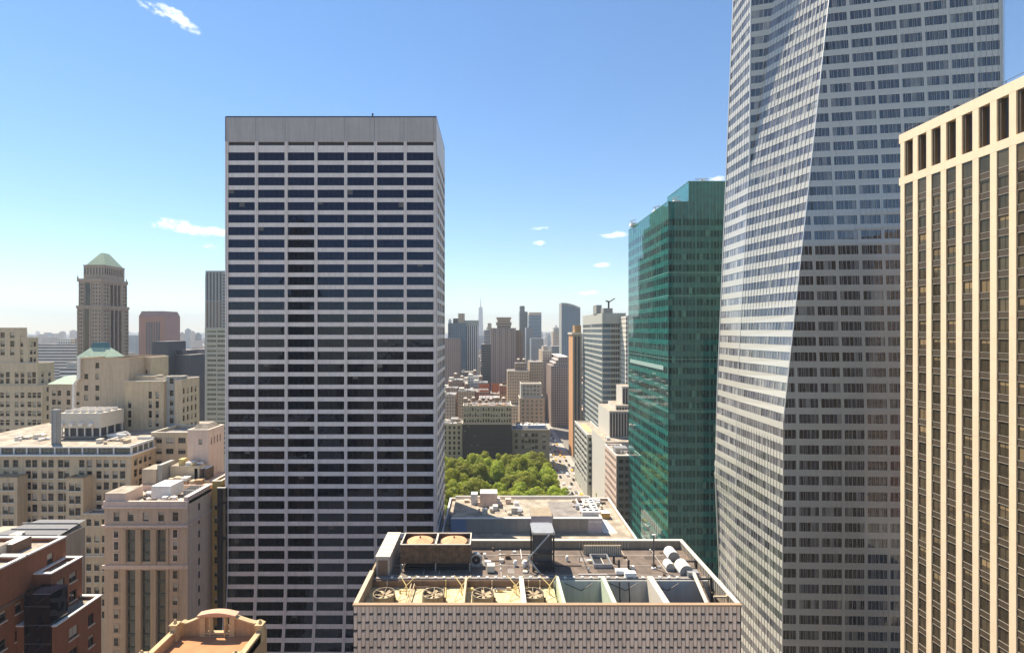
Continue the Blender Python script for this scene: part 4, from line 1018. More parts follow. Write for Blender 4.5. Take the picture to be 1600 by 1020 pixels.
def left_buildings():
    # stepped cream office block, far left edge
    D = 222; b = thing('stepped_office_block', 'stepped cream office block with paired windows at the left edge', 'building', (X(-60, D), D, 0))
    xs = X(-90, D)
    zr = [Z(589+14.2*k, D)-1.2 for k in range(8)]; rw = [(z, z+2.4) for z in zr]
    tier(b, xs, X(66, D), D, D+14, 0, Z(602, D), LIME2, F=dict(cols=pcols(xs, D, [-70, -60, -45, -35, -20, -11, 3, 12, 26, 35, 46, 53.5, 61], 1.75), rows=[r for r in rw if r[1] < Z(604, D)]), R=dict(cols=even(14, 3, 1.5), rows=rows_down(Z(606, D), 4.1, 2.2, 60), indiv=False))
    rs = dict(cols=even(6, 2, 1.4), weights=(3, 3, 2, 1))
    tier(b, xs, X(57.5, D), D+.3, D+9, Z(602, D), Z(568, D), LIME2, F=dict(cols=pcols(xs, D+.3, [-70, -60, -45, -35, -20, -11, 3, 12, 26, 35, 46, 53], 1.75), rows=[(z, z+2.4) for z in (Z(600, D)+.2, Z(586, D)-1)]), R=dict(cols=even(8.7, 2, 1.4), rows=[(z, z+2.2) for z in (Z(600, D)+.2, Z(586, D)-1)]))
    tier(b, xs, X(40.5, D), D+1.0, D+6, Z(568, D), Z(528, D), LIME2, F=dict(cols=pcols(xs, D+1.0, [33.5], 1.6), rows=prow(D+1.0, [538, 550, 562], 2.2)), R=dict(cols=even(5, 2, 1.3), rows=prow(D+1.0, [538, 550, 562], 2.2)))
    tier(b, xs, X(28.5, D), D+.7, D+4.2, Z(568, D), Z(512.5, D), LIME2, F=dict(cols=pcols(xs, D+.7, [-30, -20, -10, 4, 19], 2.0), rows=prow(D+.7, [524, 537, 550, 564], 2.8)))
    for k in range(7): m = MB(); zz = Z(596+14.2*k, D)-1.9; m.box(xs, X(66, D), D-.12, D, zz, zz+.25); m.build('string_course', LIME2, b)
    # low block with pale copper roof
    D = 208; b = thing('copper_roofed_block', 'low beige block with pale green copper roof behind the big terrace building', 'building', (X(76, D), D, 0)); x0, x1 = X(76, D), X(126, D)
    tier(b, x0, x1, D, D+14, 0, Z(600, D), LIME3, par=0, roofm=COPPER, F=dict(cols=pcols(x0, D, [84, 92.5, 107, 115.5, 121], 1.6), rows=prow(D, [614, 628, 641, 655], 2.2)), L=dict(cols=even(14, 3, 1.5), rows=prow(D, [614, 628, 641], 2.2), indiv=False))
    m = MB(); m.pyramid(x0-.3, x1, D-.3, D+14, Z(600, D), Z(593, D)+1, 3, 5); m.build('copper_roof', COPPER, b)
    # tall blank-walled block with a small copper pyramid on top
    D = 190; b = thing('blank_walled_block', 'tall beige block with a mostly blank wall and small copper pyramid roof', 'building', (X(124, D), D, 0))
    x0, x1 = X(124, D), X(201, D); zt = Z(560, D)
    tier(b, x0, x1, D, D+22, 0, zt, LIME3, cop=TERRW, F=dict(cols=pcols(x0, D, [134.5, 152], 1.5), rows=prow(D, [571, 588, 606, 621], 2.1), skip=lambda j, i, q: j == 0 and q in (0, )))
    tier(b, x1, X(238, 200), D+9, D+20, 60, Z(559, 199), LIME2, F=dict(cols=pcols(x1, 199, [228], 1.2), rows=prow(199, [580], 2)))
    tier(b, x1, X(231, D), D+3, D+9, 60, Z(588, 193), LIME2, par=.4)
    x2, x3 = x1+.0, X(256, 188)
    tier(b, x2, x3, 188, 193, 0, Z(596, 188), LIME, roofm=ROOFW, F=dict(cols=pcols(x2, 188, [200.5+1.8, 234.5, 245.5], 1.3), rows=prow(188, [617, 632, 647, 661], 2.7), skip=lambda j, i, q: j == 0 and q == 0))
    tier(b, x3, X(280, 188), 189.2, 193, 0, Z(589, 188), GREYL, roofm=ROOFW, F=dict(cols=pcols(x3, 189.2, [268], 1.5), rows=prow(189.2, [595, 614, 629, 643, 657, 669], 2.2)))
    tier(b, X(273, 188), X(280, 188), 188, 189.2, 0, Z(594, 188), LIME2, par=0)
    x4 = X(280, 188); 
    tier(b, x4, x4+.8, 188, 199, 0, Z(593, 188), LIME2, par=0, R=dict(cols=[(1.0+2.5*k, 2.2+2.5*k) for k in range(4)], rows=prow(191, [610, 624, 639, 652, 667], 2.2)))
    tier(b, X(231, D), x4, 193, 201, 60, Z(592, 193), LIME2, roofm=ROOFW)
    clutter(b, x2+1, x4-1, 193.5, 200, Z(592, 193)-.9, 5, 21)
    px0, px1 = X(129, 205), X(177, 205); m = MB(); m.box(px0, px1, 202, 211, 100, Z(558, 203)); m.build('roof_drum', LIME3, b)
    m = MB(); m.pyramid(px0-.2, px1+.2, 201.8, 211.2, Z(558, 203), Z(543, 205), 3.6, 3.2, 0); m.build('copper_roof', COPPER, b)
    m = MB(); m.pyramid(px0+3.3, px1-3.3, 205, 208, Z(543, 205)-.3, Z(535, 205), .6, .3); m.build('roof_lantern', TEALD, b)
    m = MB(); zz = Z(560, D); m.box(X(125, D)-.3, X(125, D)+.7, D-1, D-.3, Z(592, D), zz+.4); m.tube((X(125.5, D), D-.6, Z(590, D)), (X(118, D), D-.6, Z(600, D)), .45, 6); m.box(X(118, D)-.5, X(118, D)+.5, D-1.1, D-.2, 86, Z(600, D)); m.build('flue_pipe', COPW, b)
    # its base wing and box
    D = 172; b = thing('beige_base_wing', 'beige wing with wide triple windows under the blank walled block', 'building', (X(238, D), D, 0)); x0, x1 = X(236, D), X(296, D)
    tier(b, x0, x1, D, D+14, 0, Z(676, D), LIME, F=dict(cols=pcols(x0, D, [247, 265, 284], 2.6), rows=prow(D, [688, 705, 722], 1.9), style='strip3'))
    D = 165; b = thing('plain_beige_block', 'plain beige block with four small windows on its side beside the grid tower', 'building', (X(293, D), D, 0)); x0, x1 = X(293, D), X(326, D)
    tier(b, x0, x1, D, 174.5, 0, Z(672, D), PINKL, F=dict(cols=pcols(x0, D, [313], 1.3), rows=prow(D, [690], 1.8)), R=dict(cols=[(1.4+1.8*k, 2.1+1.8*k) for k in range(4)], rows=prow(169, [686], 2.4)))
    m = MB(); m.pyramid(x0+.6, x1-.3, D+.6, 174, Z(672, D)-.8, Z(664, D), 1.5, 2); m.build('roof', ROOFW, b)

    # the big terrace building
    D = 160.0; b = thing('terrace_office_building', 'big beige office building with glazed top gallery and fan house on its roof', 'building', (X(-60, D), D, 0))
    xl = X(-110, D); xr = X(205, D); zt = Z(698, D)
    pc = [-88, -78, -62, -52, -36, -26, -4, 9.7, 24, 44, 54, 69, 79.5, 94.7, 104, 127.6, 139.6, 154.4, 166, 179.7, 191.5]
    rw = prow(D, [724+17.4*k for k in range(16)], 2.4)
    rw = [r for r in rw if r[0] > 20]
    tier(b, xl, xr, D, 171, 0, Z(709.5, D), LIME, par=0, F=dict(cols=pcols(xl, D, pc, 1.75), rows=rw, sill=COP, weights=(4, 4, 2, .6)), R=dict(cols=even(11, 4, 1.6), rows=rw, mats=[TERRW, G_DARK, BLIND]))
    m = MB(); m.box(xl, xr+.7, D-.8, D, Z(712, D), Z(709.3, D)); m.box(xr, xr+.7, D, 171, Z(712, D), Z(709.3, D)); m.build('cornice', COPW, b)
    # gallery: glazed bays between white posts
    g0, g1 = Z(709.3, D), zt-.35
    edges = [-110, -85, -60, -38, -18, 0, 21, 41, 62, 85, 107, 128, 152, 177, 204]
    for p, q in zip(edges, edges[1:]):
        a, c = X(p, D)+.2, X(q, D)-.2
        m = MB(); m.quad((a, D+.45, g0), (c, D+.45, g0), (c, D+.45, g1), (a, D+.45, g1), 0)
        for k in (1, 2): xx = a+(c-a)*k/3; m.box(xx-.04, xx+.04, D+.38, D+.45, g0, g1, 1)
        m.build('gallery_window', [G_GAL, FRAME], b)
        m = MB(); m.box(X(q, D)-.2, X(q, D)+.2, D+.1, D+.6, g0, g1); m.build('gallery_post', COPW, b)
    m = MB(); m.box(xr-.4, xr-.35, D+.3, 170.5, g0, g1); m.build('gallery_window', G_GAL, b)
    for k in range(5): m = MB(); yy = D+.4+k*2.6; m.box(xr-.6, xr-.1, yy, yy+.4, g0, g1); m.build('gallery_post', COPW, b)
    m = MB(); m.box(xl, xr, D, 171, g1, zt); m.build('roof_edge', COPW, b)
    m = MB(); xb_ = X(215, 171); m.box(xl, xr-.2, 171, 206, 0, zt-.2, 0, 1); m.build('rear_wing', [LIME, ROOFW], b)
    m = MB(); m.quad((xl, D+.3, zt+.02), (xr-.3, D+.3, zt+.02), (xr-.3, 171, zt+.02), (xl, 171, zt+.02)); m.build('roof', ROOFW, b)
    m = MB(); m.box(xr-6, xr-.2, 171.1, 171.5, zt, zt+.9); m.box(xr-.5, xr-.1, D+.2, 171, zt, zt+.35); m.build('parapet', COPW, b)
    clutter(b, X(0, 165), X(90, 170), 166, 190, zt, 16, 31, [WHT, COP, COPW]); clutter(b, X(120, 165), xr-1, 162, 174, zt, 8, 33, [COP, COPW, LIME2])
    m = MB(); a, c = X(80, 164), X(89.5, 164); m.box(a, c, 164, 165.5, zt, Z(640, 164)); m.box(a+.25, a+.5, 163.85, 164, zt, Z(640, 164)); m.box(c-.5, c-.25, 163.85, 164, zt, Z(640, 164)); m.build('chimney', GREYL, b)
    # fan house
    D2 = 172.0; a, c = X(95, D2), X(157, D2); fh = thing('fan_house', 'white fan house on stilts with round fan hoods on the terrace roof', 'plant room', (a, D2, zt))
    zb, zm, zc = zt+.9, zt+3.8, Z(648, D2)+.6
    dp = 10.5
    m = MB(); m.box(a, c, D2, D2+dp, zt+.1, zb); m.build('base_slab', ROOFG, fh)
    m = MB(); m.box(a+.6, c-.6, D2+.8, D2+dp-.8, zb, zm); m.build('louvre_wall', SLATE, fh)
    for k in range(6): m = MB(); xx = a+.1+(c-a-.5)*k/5; m.box(xx, xx+.35, D2, D2+.35, zb, zm); m.build('post', COPW, fh)
    for k in range(1, 4): m = MB(); yy = D2+dp*k/3-.4; m.box(c-.4, c-.05, yy, yy+.35, zb, zm); m.build('post', COPW, fh)
    m = MB(); m.box(a-.3, c+.3, D2-.3, D2+dp, zm, zc); m.build('plenum', COP, fh)
    mh = MB(); mh.cyl(0, 0, 0, .9, 1.0, 14, 1.15, cap=False); mh.cyl(0, 0, .5, .55, 1.0, 14); mh = mh.mesh('fan_hood', COPW)
    for i in range(5):
        for j in range(3): link('fan_hood', mh, fh, (a+1.5+i*(c-a-3)/4, D2+1.6+j*3.3, zc), 0)
    for i in range(4):
        m = MB(); xx = a+.9+i*(c-a-3)/3.2; zz = zm+1.9; m.tube((xx, D2-.3, zz-.4), (xx+.25, D2-1.4, zz-.7), .62, 12); m.build('side_fan', WHT, fh)
    m = MB(); m.box(c+1, c+7, D2+2, D2+3, zt, zt+1.1); m.tube((c+1, D2+1.6, zt+.7), (c+6, D2+4, zt+1.6), .35, 8); m.tube((c+6, D2+4, zt+1.6), (c+7.4, D2+4, zt+.4), .35, 8); m.build('curved_duct', WHT, fh)
    # projecting wings
    for p0, p1, yt, ps, rs, lab in ((-26, 27, 746, [-14, -4, 8, 17], [760, 779, 797, 816, 834, 852], None), (103, 130, 747, [112, 121.5], [761, 780.5, 799, 816, 841, 859, 886, 904, 922], None)):
        Dw = 156.4; x0, x1 = X(p0, Dw), X(p1, Dw)
        tier(b, x0, x1, Dw, D-.02, 0, Z(yt, Dw), LIME, par=.3, cop=TERRW, F=dict(cols=pcols(x0, Dw, ps, 1.75), rows=[r for r in prow(Dw, rs, 2.4)], sill=COP, weights=(3, 4, 3, 1)))
        m = MB(); m.box(x0-.15, x1+.15, Dw-.3, Dw, Z(yt+21, Dw), Z(yt+19.5, Dw)); m.build('string_course', COP, b)
    Dw = 156.0; x0, x1 = X(130.2, Dw), X(172, Dw)
    tier(b, x0, x1, Dw, D-.02, 0, Z(803, Dw), LIME, par=.2, F=dict(cols=pcols(x0, Dw, [138.5, 151, 163], 1.6), rows=prow(Dw, [816, 841.6, 859, 886, 904, 922, 941, 960], 2.1), sill=COP))
    m = MB(); m.box(X(100, Dw), x1, Dw-.4, Dw, Z(869, Dw), Z(867, Dw)); m.build('string_course', COP, b)

    # slate roofed building behind the brick one
    D = 118; b = thing('slate_roofed_building', 'grey building with dark metal roof just behind the red brick block', 'building', (X(10, D), D, 0))
    m = MB(); x0, x1 = X(4, D), X(99, 112); m.box(x0, x1, 104, D, 0, Z(838, 112)); m.build('wall', LIME3, b)
    m = MB(); zq = Z(838, 112); m.quad((x0, 104, zq), (x1, 104, zq), (x1-.6, D+1, zq+1.2), (x0+8, D+1, zq+1.2)); m.build('roof', GREYS, b)
    for k in range(5): m = MB(); m.box(x0+6, x1-.6, 105.5+k*2.8, 105.6+k*2.8, zq+.1+k*.24, zq+.4+k*.24); m.build('roof_seam', GALV, b)
    clutter(b, x0+8, x0+14, 108, 112, zq+.5, 2, 40)

    # pink granite tower with three tall bays
    D = 143.0; b = thing('pink_granite_tower', 'pink granite and terracotta building with three tall window bays and white roof box', 'building', (X(163, D), D, 0))
    x0, x1 = X(163, D), X(293, D); zt = Z(790, D); yb = 155.4
    small = pcols(x0, D, [182, 274], 1.35); tall = [(X(a, D)-x0, X(c, D)-x0) for a, c in ((197.5, 211.5), (221, 235), (244.8, 259))]
    # main face: attic row, upper bays, lower bays built as three stacked facades
    zc = Z(821, D); zb = Z(885, D)
    facade(b, 'F', x0, x1, D, yb, zc, zt, PINK, pcols(x0, D, [182, 204, 227.5, 251.5, 274], 1.7), [(Z(814, D), Z(800, D))], sill=PINKL)
    m = MB(); m.quad((x0, D, zb), (x0+.01, D, zb), (x0+.01, D, zc), (x0, D, zc))
    facade(b, 'F', x0, x1, D, yb, zb, zc, PINK, tall, [(zb+1.4, Z(827, D))], style='strip3', depth=.7, mats=[FRAME, G_BAY, BLIND], weights=(1, 0, 0, 0))
    facade(b, 'F', x0, x1, D, yb, 0, zb, PINK, tall, [(30, zb-1.0)], style='strip3', depth=.7, mats=[FRAME, G_BAY, BLIND], weights=(1, 0, 0, 0))
    for i, (u0, u1) in enumerate(small):
        for y in (833, 852, 870, 897, 917, 938, 959, 981, 1002, 1023):
            zz = Z(y, D); up = y < 880; w = u1-u0
            m = MB(); m.ring(x0+u0-.28, x0+u1+.28, D-.06, D+.1, 0, 0, 0) if False else None
            fr = MB(); fm = PINKL if up else PINK; a, c = x0+u0, x0+u1; h = 1.15
            fr.box(a-.3, a, D-.14, D, zz-h-.25, zz+h+.25); fr.box(c, c+.3, D-.14, D, zz-h-.25, zz+h+.25); fr.box(a, c, D-.14, D, zz+h, zz+h+.25); fr.box(a-.1, c+.1, D-.2, D, zz-h-.3, zz-h); fr.build('window_surround', fm, b)
            var = R.choices((0, 1, 2), (4, 2, 1))[0]; link('window', win_mesh('sash', w, 2*h, var, WDEF), b, (a, D-.03, zz-h))
    mullion = MB()
    for u0, u1 in tall:                                   # floor lines inside the tall bays
        for y in list(range(846, 880, 19))+list(range(909, 1040, 21)):
            m = MB(); m.box(x0+u0+.05, x0+u1-.05, D+.5, D+.66, Z(y, D)-.35, Z(y, D)+.35); m.build('bay_spandrel', GREYB, b)
        if True:
            for u in (u0-.9, u1+.1): m = MB(); m.box(x0+u, x0+u+.8, D-.22, D, 30, Z(826, D)); m.build('pilaster', PINKL2, b)
    m = MB(); m.box(x0-.5, x1+.5, D-.7, D, zc-.3, zc+.35); m.box(x1, x1+.5, D, yb, zc-.3, zc+.35) ; m.build('cornice', PINKL, b)
    m = MB(); m.box(x0-.4, x1+.4, D-.5, D, zb-.5, zb+.6); m.build('band_course', PINKL, b)
    m = MB(); m.box(x0-.3, x1+.3, D-.55, D, zt-.7, zt+.05); m.box(x0-.2, x1+.2, D-.3, D+.5, zt+.05, zt+1.4); m.build('cornice', PINKL, b)
    m = MB()
    for k in range(30): xx = x0+(x1-x0)*k/30; m.box(xx, xx+.3, D-.62, D-.5, zc-.75, zc-.3)
    m.build('dentils', PINKL, b, kind='stuff')
    m = MB(); m.quad((x1, D, 0), (x1, yb, 0), (x1, yb, zt+1.2), (x1, D, zt+1.2)); m.quad((x0, yb, 0), (x0, D, 0), (x0, D, zt), (x0, yb, zt)); m.quad((x1, yb, 0), (x0, yb, 0), (x0, yb, zt), (x1, yb, zt)); m.build('wall', PINKW, b)
    for y in (800, 822, 843, 864, 886, 907, 929, 950): m = MB(); zz = Z(y-8, 148); m.box(x1, x1+.04, D+5.2, D+6.0, zz-1, zz+1); m.build('side_window', BLKM, b)
    m = MB(); m.quad((x0, D, zt+.3), (x1, D, zt+.3), (x1, yb, zt+.3), (x0, yb, zt+.3)); m.build('roof', ROOFW, b)
    zr = zt+.3
    m = MB(); m.box(x0-.1, X(195, D), D+.3, D+7.5, zr, Z(771, D), 0, 1); m.build('raised_block', [PINKL, ROOFW], b)
    m = MB(); m.box(X(286, D), x1, D+.3, yb, zr, zr+2.2, 0, 1); m.build('raised_block', [PINKL, COPW], b)
    m = MB(); a, c = X(232, D+2), X(262, D+2); m.box(a, c, D+3.2, D+9.5, zr+.6, zr+4.4); m.build('roof_box', WHT, b)
    m = MB()
    for k in range(8): m.box(a+.3+k*.6, a+.5+k*.6, D+3.12, D+3.2, zr+.8, zr+4.2)
    m.build('roof_box_ribs', COPW, b, kind='stuff')
    m = MB(); m.box(X(266, D), X(284, D), D+6, D+10.5, zr+.4, zr+2.3); m.build('roof_unit', GALV, b)
    for q in range(3): m = MB(); m.box(X(266, D)+.1, X(284, D)-.1, D+6.3+q*1.4, D+7.2+q*1.4, zr+2.3, zr+2.45); m.build('grille', BLKM, b)
    clutter(b, X(197, D), X(232, D), D+.8, yb-.5, zr, 22, 51, [COPW, COP, YELL, WHT, RUST], big=1.5); clutter(b, X(235, D), X(285, D), D+.6, D+3, zr, 12, 52, [COPW, COP, YELL, WHT], big=1.3)
    # penthouse group behind it
    D = 157; b = thing('rooftop_penthouse_block', 'low building behind the pink tower with grey penthouses and tan roof', 'building', (X(222, D), D, 0)); x0, x1 = X(222, D), X(338, D)
    m = MB(); m.box(x0, x1, 156, 171, 0, Z(756, D), 0, 1); m.build('wall', [PINKL, ROOFP], b)
    zr = Z(756, D)
    m = MB(); m.box(X(222, D), X(244, D), D, D+6, zr, Z(733, D), 0, 1); m.build('penthouse', [LIME3, ROOFW], b)
    m = MB(); m.box(X(244, D), X(251, D), D+.5, D+7, zr, Z(727, D), 0, 1); m.build('penthouse', [GREYM, GALV], b)
    m = MB(); m.box(X(253, D), X(300, D), D+4, D+9, zr, Z(737, D)+.8, 0, 1); m.build('penthouse', [LIME2, ROOFW], b)
    for p in (292, 300, 307): m = MB(); m.box(X(p, D), X(p+5, D), D+4, D+8, zr, zr+3.8, 0, 1); m.build('roof_unit', [RUST, COPW], b)
    clutter(b, X(255, D), x1-2, D-.5, D+3, zr, 16, 61, [COP, COPW, TERRW, LIME2]); clutter(b, X(255, D), X(298, D), D+4, D+9, Z(737, D)+.8, 9, 62, [COPW, COP, YELL])
    # gold brick slice and black glass slab against the grid tower
    D = 152.5; b = thing('gold_brick_building', 'narrow sunlit gold brick wall between the pink tower and the black slab', 'building', (X(325, D), D, 0)); x0, x1 = X(326, D), X(340, D)
    tier(b, x0, x1, D+2, 170, 0, Z(755, D), GOLD, par=.5, F=dict(cols=[(.6, 1.5)], rows=rows_down(Z(790, D), 4.2, 2, 30)))
    b = thing('black_glass_slab', 'thin black glass slab squeezed beside the left side of the grid tower', 'building', (X(340, D), D, 0)); m = MB()
    m.box(X(339.5, D), X(352.3, D), D, 172, 0, Z(763, D)); m.build('glass_wall', BLKGL, b)
    for k in range(4): m = MB(); xx = X(339.5, D)+.05+k*.83; m.box(xx, xx+.06, D-.06, D, 0, Z(763, D)); m.build('mullion', SLATE, b)
    m = MB(); m.box(X(339.5, D)-.1, X(352.3, D), D-.1, D+.5, Z(763, D), Z(763, D)+.3); m.build('coping', COP, b)

    # red brick block bottom left
    b = thing('red_brick_block', 'red brick block with white coping and dark light court, bottom left corner', 'building', (-90, 86, 0))
    xa = -86.4; zt = 83.0
    wr = [(z, z+1.9) for z in (73.5, 68.5, 64.5, 60.5, 56)]
    tier(b, -115, xa, 70, 91.6, 0, zt, BRICK, roofm=ROOFW, cop=COPW, par=.7, copt=.5, R=dict(cols=[(2+2.9*k, 3.3+2.9*k) for k in range(7)], rows=wr, style='sash', sill=COP))
    tier(b, -115, xa, 91.6, 100, 0, zt, BRICK, roofm=ROOFW, cop=COPW, par=.7, copt=.5, R=dict(cols=[(4.2, 5.6)], rows=[(79.2, 81.4), (75, 77)], sill=COP))
    m = MB(); m.box(xa, xa+.12, 70, 91.2, 75.8, 76.3); m.build('string_course', BROWN, b)
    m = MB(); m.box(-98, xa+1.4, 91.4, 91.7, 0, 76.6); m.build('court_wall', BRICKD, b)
    m = MB(); m.box(-84.6, -79.9, 89.2, 92.9, 0, 77.2); m.build('court_shade_box', BLKGL, b)  # dark banded box added to stand for the shade in the light court
    for k in range(9): m = MB(); m.box(-84.65, -79.85, 89.14, 89.2, 75-3.4*k, 75.2-3.4*k); m.build('shade_box_band', SLATE, b)
    # stepped wings
    tier(b, xa+.05, -83.1, 93, 100, 0, 79.0, BRICK, roofm=ROOFW, cop=COPW, par=.5, copt=.4, F=dict(cols=[(1.2, 2.5)], rows=[(74, 76), (70, 72), (66, 68)], sill=COP), R=dict(cols=[(1.2, 2.9), (4.0, 5.7)], rows=[(75.2, 77.0), (71.4, 73.4), (67.4, 69.4)], style='strip2', sill=COP))
    tier(b, xa+.05, -79.2, 89.6, 100, 0, 71.2, BRICK, roofm=ROOFW, cop=COPW, par=.5, copt=.4, R=dict(cols=[(2.8, 4.8), (7.2, 8.6)], rows=[(66.8, 69), (62.6, 64.8), (58.4, 60.6)], style='strip2', sill=COP), F=dict(cols=[(1.5, 2.8), (4.5, 5.8)], rows=[(66.8, 69), (62.6, 64.8)], sill=COP))
    m = MB(); 
    for k in range(7): m.tube((xa+.3, 92.2+.05*k, 77-k*2.2), (xa+2.4, 92.6, 76-k*2.2), .05); m.box(xa+.2, xa+2.5, 91.8, 92.7, 75.8-k*3, 75.9-k*3)
    m.tube((xa+.4, 92, 78), (xa+2.6, 92, 72), .08); m.tube((xa+2.4, 92, 72), (xa+.4, 92, 66), .08); m.build('fire_escape', BLKM, b)
    m = MB(); m.box(-103, -92, 88, 94, zt-.7, zt+1.6, 0, 1); m.build('penthouse', [COP, ROOFW], b)
    m = MB(); m.box(-93.3, -91, 93.5, 97.5, zt-.7, zt+1.4, 0, 1); m.build('roof_unit', [BROWN, COPW], b)
    m = MB(); m.box(-110, -93, 84, 87, zt-.7, zt+.5, 0, 1); m.build('skylight', [GREYM, ROOFW], b)
    clutter(b, -112, -88, 78, 99, zt-.7, 14, 71, [COPW, COP, LIME2])

    # ornate gabled roof at the bottom
    D = 70.0; x0, x1 = X(277, D), X(414.5, D); zr = 81.6
    b = thing('ornate_parapet_building', 'orange roof ringed by an ornate tan parapet with an arched centre opening', 'building', (x0, D, 0))
    m = MB(); m.quad((x0, 40, zr), (x1, 40, zr), (x1, D, zr), (x0, D, zr)); m.build('roof', TERRA, b)
    m = MB(); m.quad((x1, 40, 0), (x1, D+.5, 0), (x1, D+.5, zr+1), (x1, 40, zr+1)); m.quad((x1, D+.5, 0), (x0, D+.5, 0), (x0, D+.5, zr), (x1, D+.5, zr)); m.quad((x0, D+.5, 0), (x0, 40, 0), (x0, 40, zr+1), (x0, D+.5, zr+1)); m.quad((x0, 40, 0), (x1, 40, 0), (x1, 40, zr), (x0, 40, zr)); m.build('wall', TERRW, b)
    # side parapets with moulded coping
    for xx, s in ((x0, 1), (x1, -1)):
        m = MB(); m.box(xx, xx+s*.5, 40, D-1.2, zr, 82.9); m.build('side_parapet', TERRW, b)
        m = MB(); m.box(xx-s*.12, xx+s*.62, 40, D-1.0, 82.9, 83.12); m.build('coping', TERRL, b)
        for yy in (D-1.4, D-8): m = MB(); m.box(xx-s*.15, xx+s*.75, yy, yy+.9, zr, 83.8); m.box(xx-s*.25, xx+s*.85, yy-.1, yy+1, 83.8, 84.0); m.cyl(xx+s*.3, yy+.45, 84.0, 84.5, .28, 10, .1); m.build('pier', TERRL, b)
    # right outer wall windows
    for k in range(6): m = MB(); m.box(x1-.02, x1+.04, 66-k*3.4, 67.4-k*3.4, 78, 80.6); m.build('side_window', BLKM, b)
    # back parapet: S-curved shoulders up to the arched centre
    xc0, xc1 = X(313, D), X(367.5, D); mid = (xc0+xc1)/2
    for a, c in ((x0+.2, xc0), (x1-.2, xc1)):
        pts = []
        for k in range(13):
            t = k/12; h = 83.05+1.1*t**1.4 + (.3*math.sin(min(t*3.2, 1)*math.pi) if t < .32 else 0); pts.append((a+(c-a)*t, h))
        m = MB(); cp = MB()
        for (xa_, ha), (xb_, hb) in zip(pts, pts[1:]):
            m.quad((xa_, D, zr), (xb_, D, zr), (xb_, D, hb), (xa_, D, ha)); m.quad((xb_, D+.45, zr), (xa_, D+.45, zr), (xa_, D+.45, ha), (xb_, D+.45, hb))
            cp.quad((xa_, D-.15, ha), (xb_, D-.15, hb), (xb_, D-.15, hb+.22), (xa_, D-.15, ha+.22)); cp.quad((xa_, D-.15, ha+.22), (xb_, D-.15, hb+.22), (xb_, D+.6, hb+.22), (xa_, D+.6, ha+.22)); cp.quad((xa_, D-.15, ha), (xa_, D, ha), (xb_, D, hb), (xb_, D-.15, hb))
        m.build('shoulder_wall', TERRW, b); cp.build('shoulder_coping', TERRL, b)
    for a, c in ((xc0, xc0+.75), (mid-1.15, mid-.95), (mid+.95, mid+1.15), (xc1-.75, xc1)):
        m = MB(); m.box(a, c, D-.2, D+.5, zr, 84.45); m.build('aedicule_post', TERRL, b)
    m = MB(); m.box(xc0+.75, mid-1.15, D+.1, D+.3, zr+.9, 84.4); m.box(mid+1.15, xc1-.75, D+.1, D+.3, zr+.9, 83); m.build('infill_panel', TERRW, b)
    m = MB(); m.box(xc0, xc1, D-.15, D+.4, zr+.35, zr+.6); m.box(xc0, xc1, D-.1, D+.35, zr, zr+.12); m.build('balustrade_rail', TERRL, b)
    m = MB(); m.box(xc0+.3, xc1-.3, D+.3, D+.5, zr+.6, 84.9) ; 
    arch = MB(); n = 12; w = xc1-xc0+.5
    for k in range(n):
        t0, t1 = k/n, (k+1)/n; h = lambda t: 84.72+.42*math.sin(math.pi*t); xa_, xb_ = xc0-.25+w*t0, xc0-.25+w*t1
        for yy, flip in ((D-.45, 0), ):
            arch.quad((xa_, yy, 85.0 if False else h(t0)-.28), (xb_, yy, h(t1)-.28), (xb_, yy, h(t1)), (xa_, yy, h(t0)))
        arch.quad((xa_, D-.45, h(t0)), (xb_, D-.45, h(t1)), (xb_, D+.7, h(t1)), (xa_, D+.7, h(t0)))
        arch.quad((xa_, D-.2, 84.4), (xb_, D-.2, 84.4), (xb_, D-.2, h(t1)-.28), (xa_, D-.2, h(t0)-.28)); arch.quad((xa_, D-.45, h(t0)-.28), (xa_, D-.2, h(t0)-.28), (xb_, D-.2, h(t1)-.28), (xb_, D-.45, h(t1)-.28))
    arch.build('arched_hood', TERRP, b)
GREYL = mat('pale_grey_stone', (.36, .36, .34), noise=.12, streak=.3)
GREYS = mat('grey_metal_roof', (.13, .13, .135), noise=.25, rough=.6)
GREYB = mat('grey_green_spandrel', (.1, .115, .1), noise=.25)
TEALD = mat('dark_teal_glazing', (.06, .16, .18), rough=.4)
ROOFP = mat('pink_tan_roof', (.55, .38, .28), noise=.35, scale=.5)
PINKL2 = mat('terracotta_pilaster', (.5, .37, .25), noise=.15, streak=.25)
TERRL = mat('light_terracotta', (.55, .4, .22), noise=.25, scale=2)
TERRP = mat('salmon_terracotta', (.62, .38, .25), noise=.15, scale=2)
G_GAL = glass('gallery_glass', (.11, .12, .1), ior=1.7)
G_BAY = glass('bay_glass', (.045, .055, .05), ior=1.7)
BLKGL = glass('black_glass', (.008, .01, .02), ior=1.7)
left_buildings()

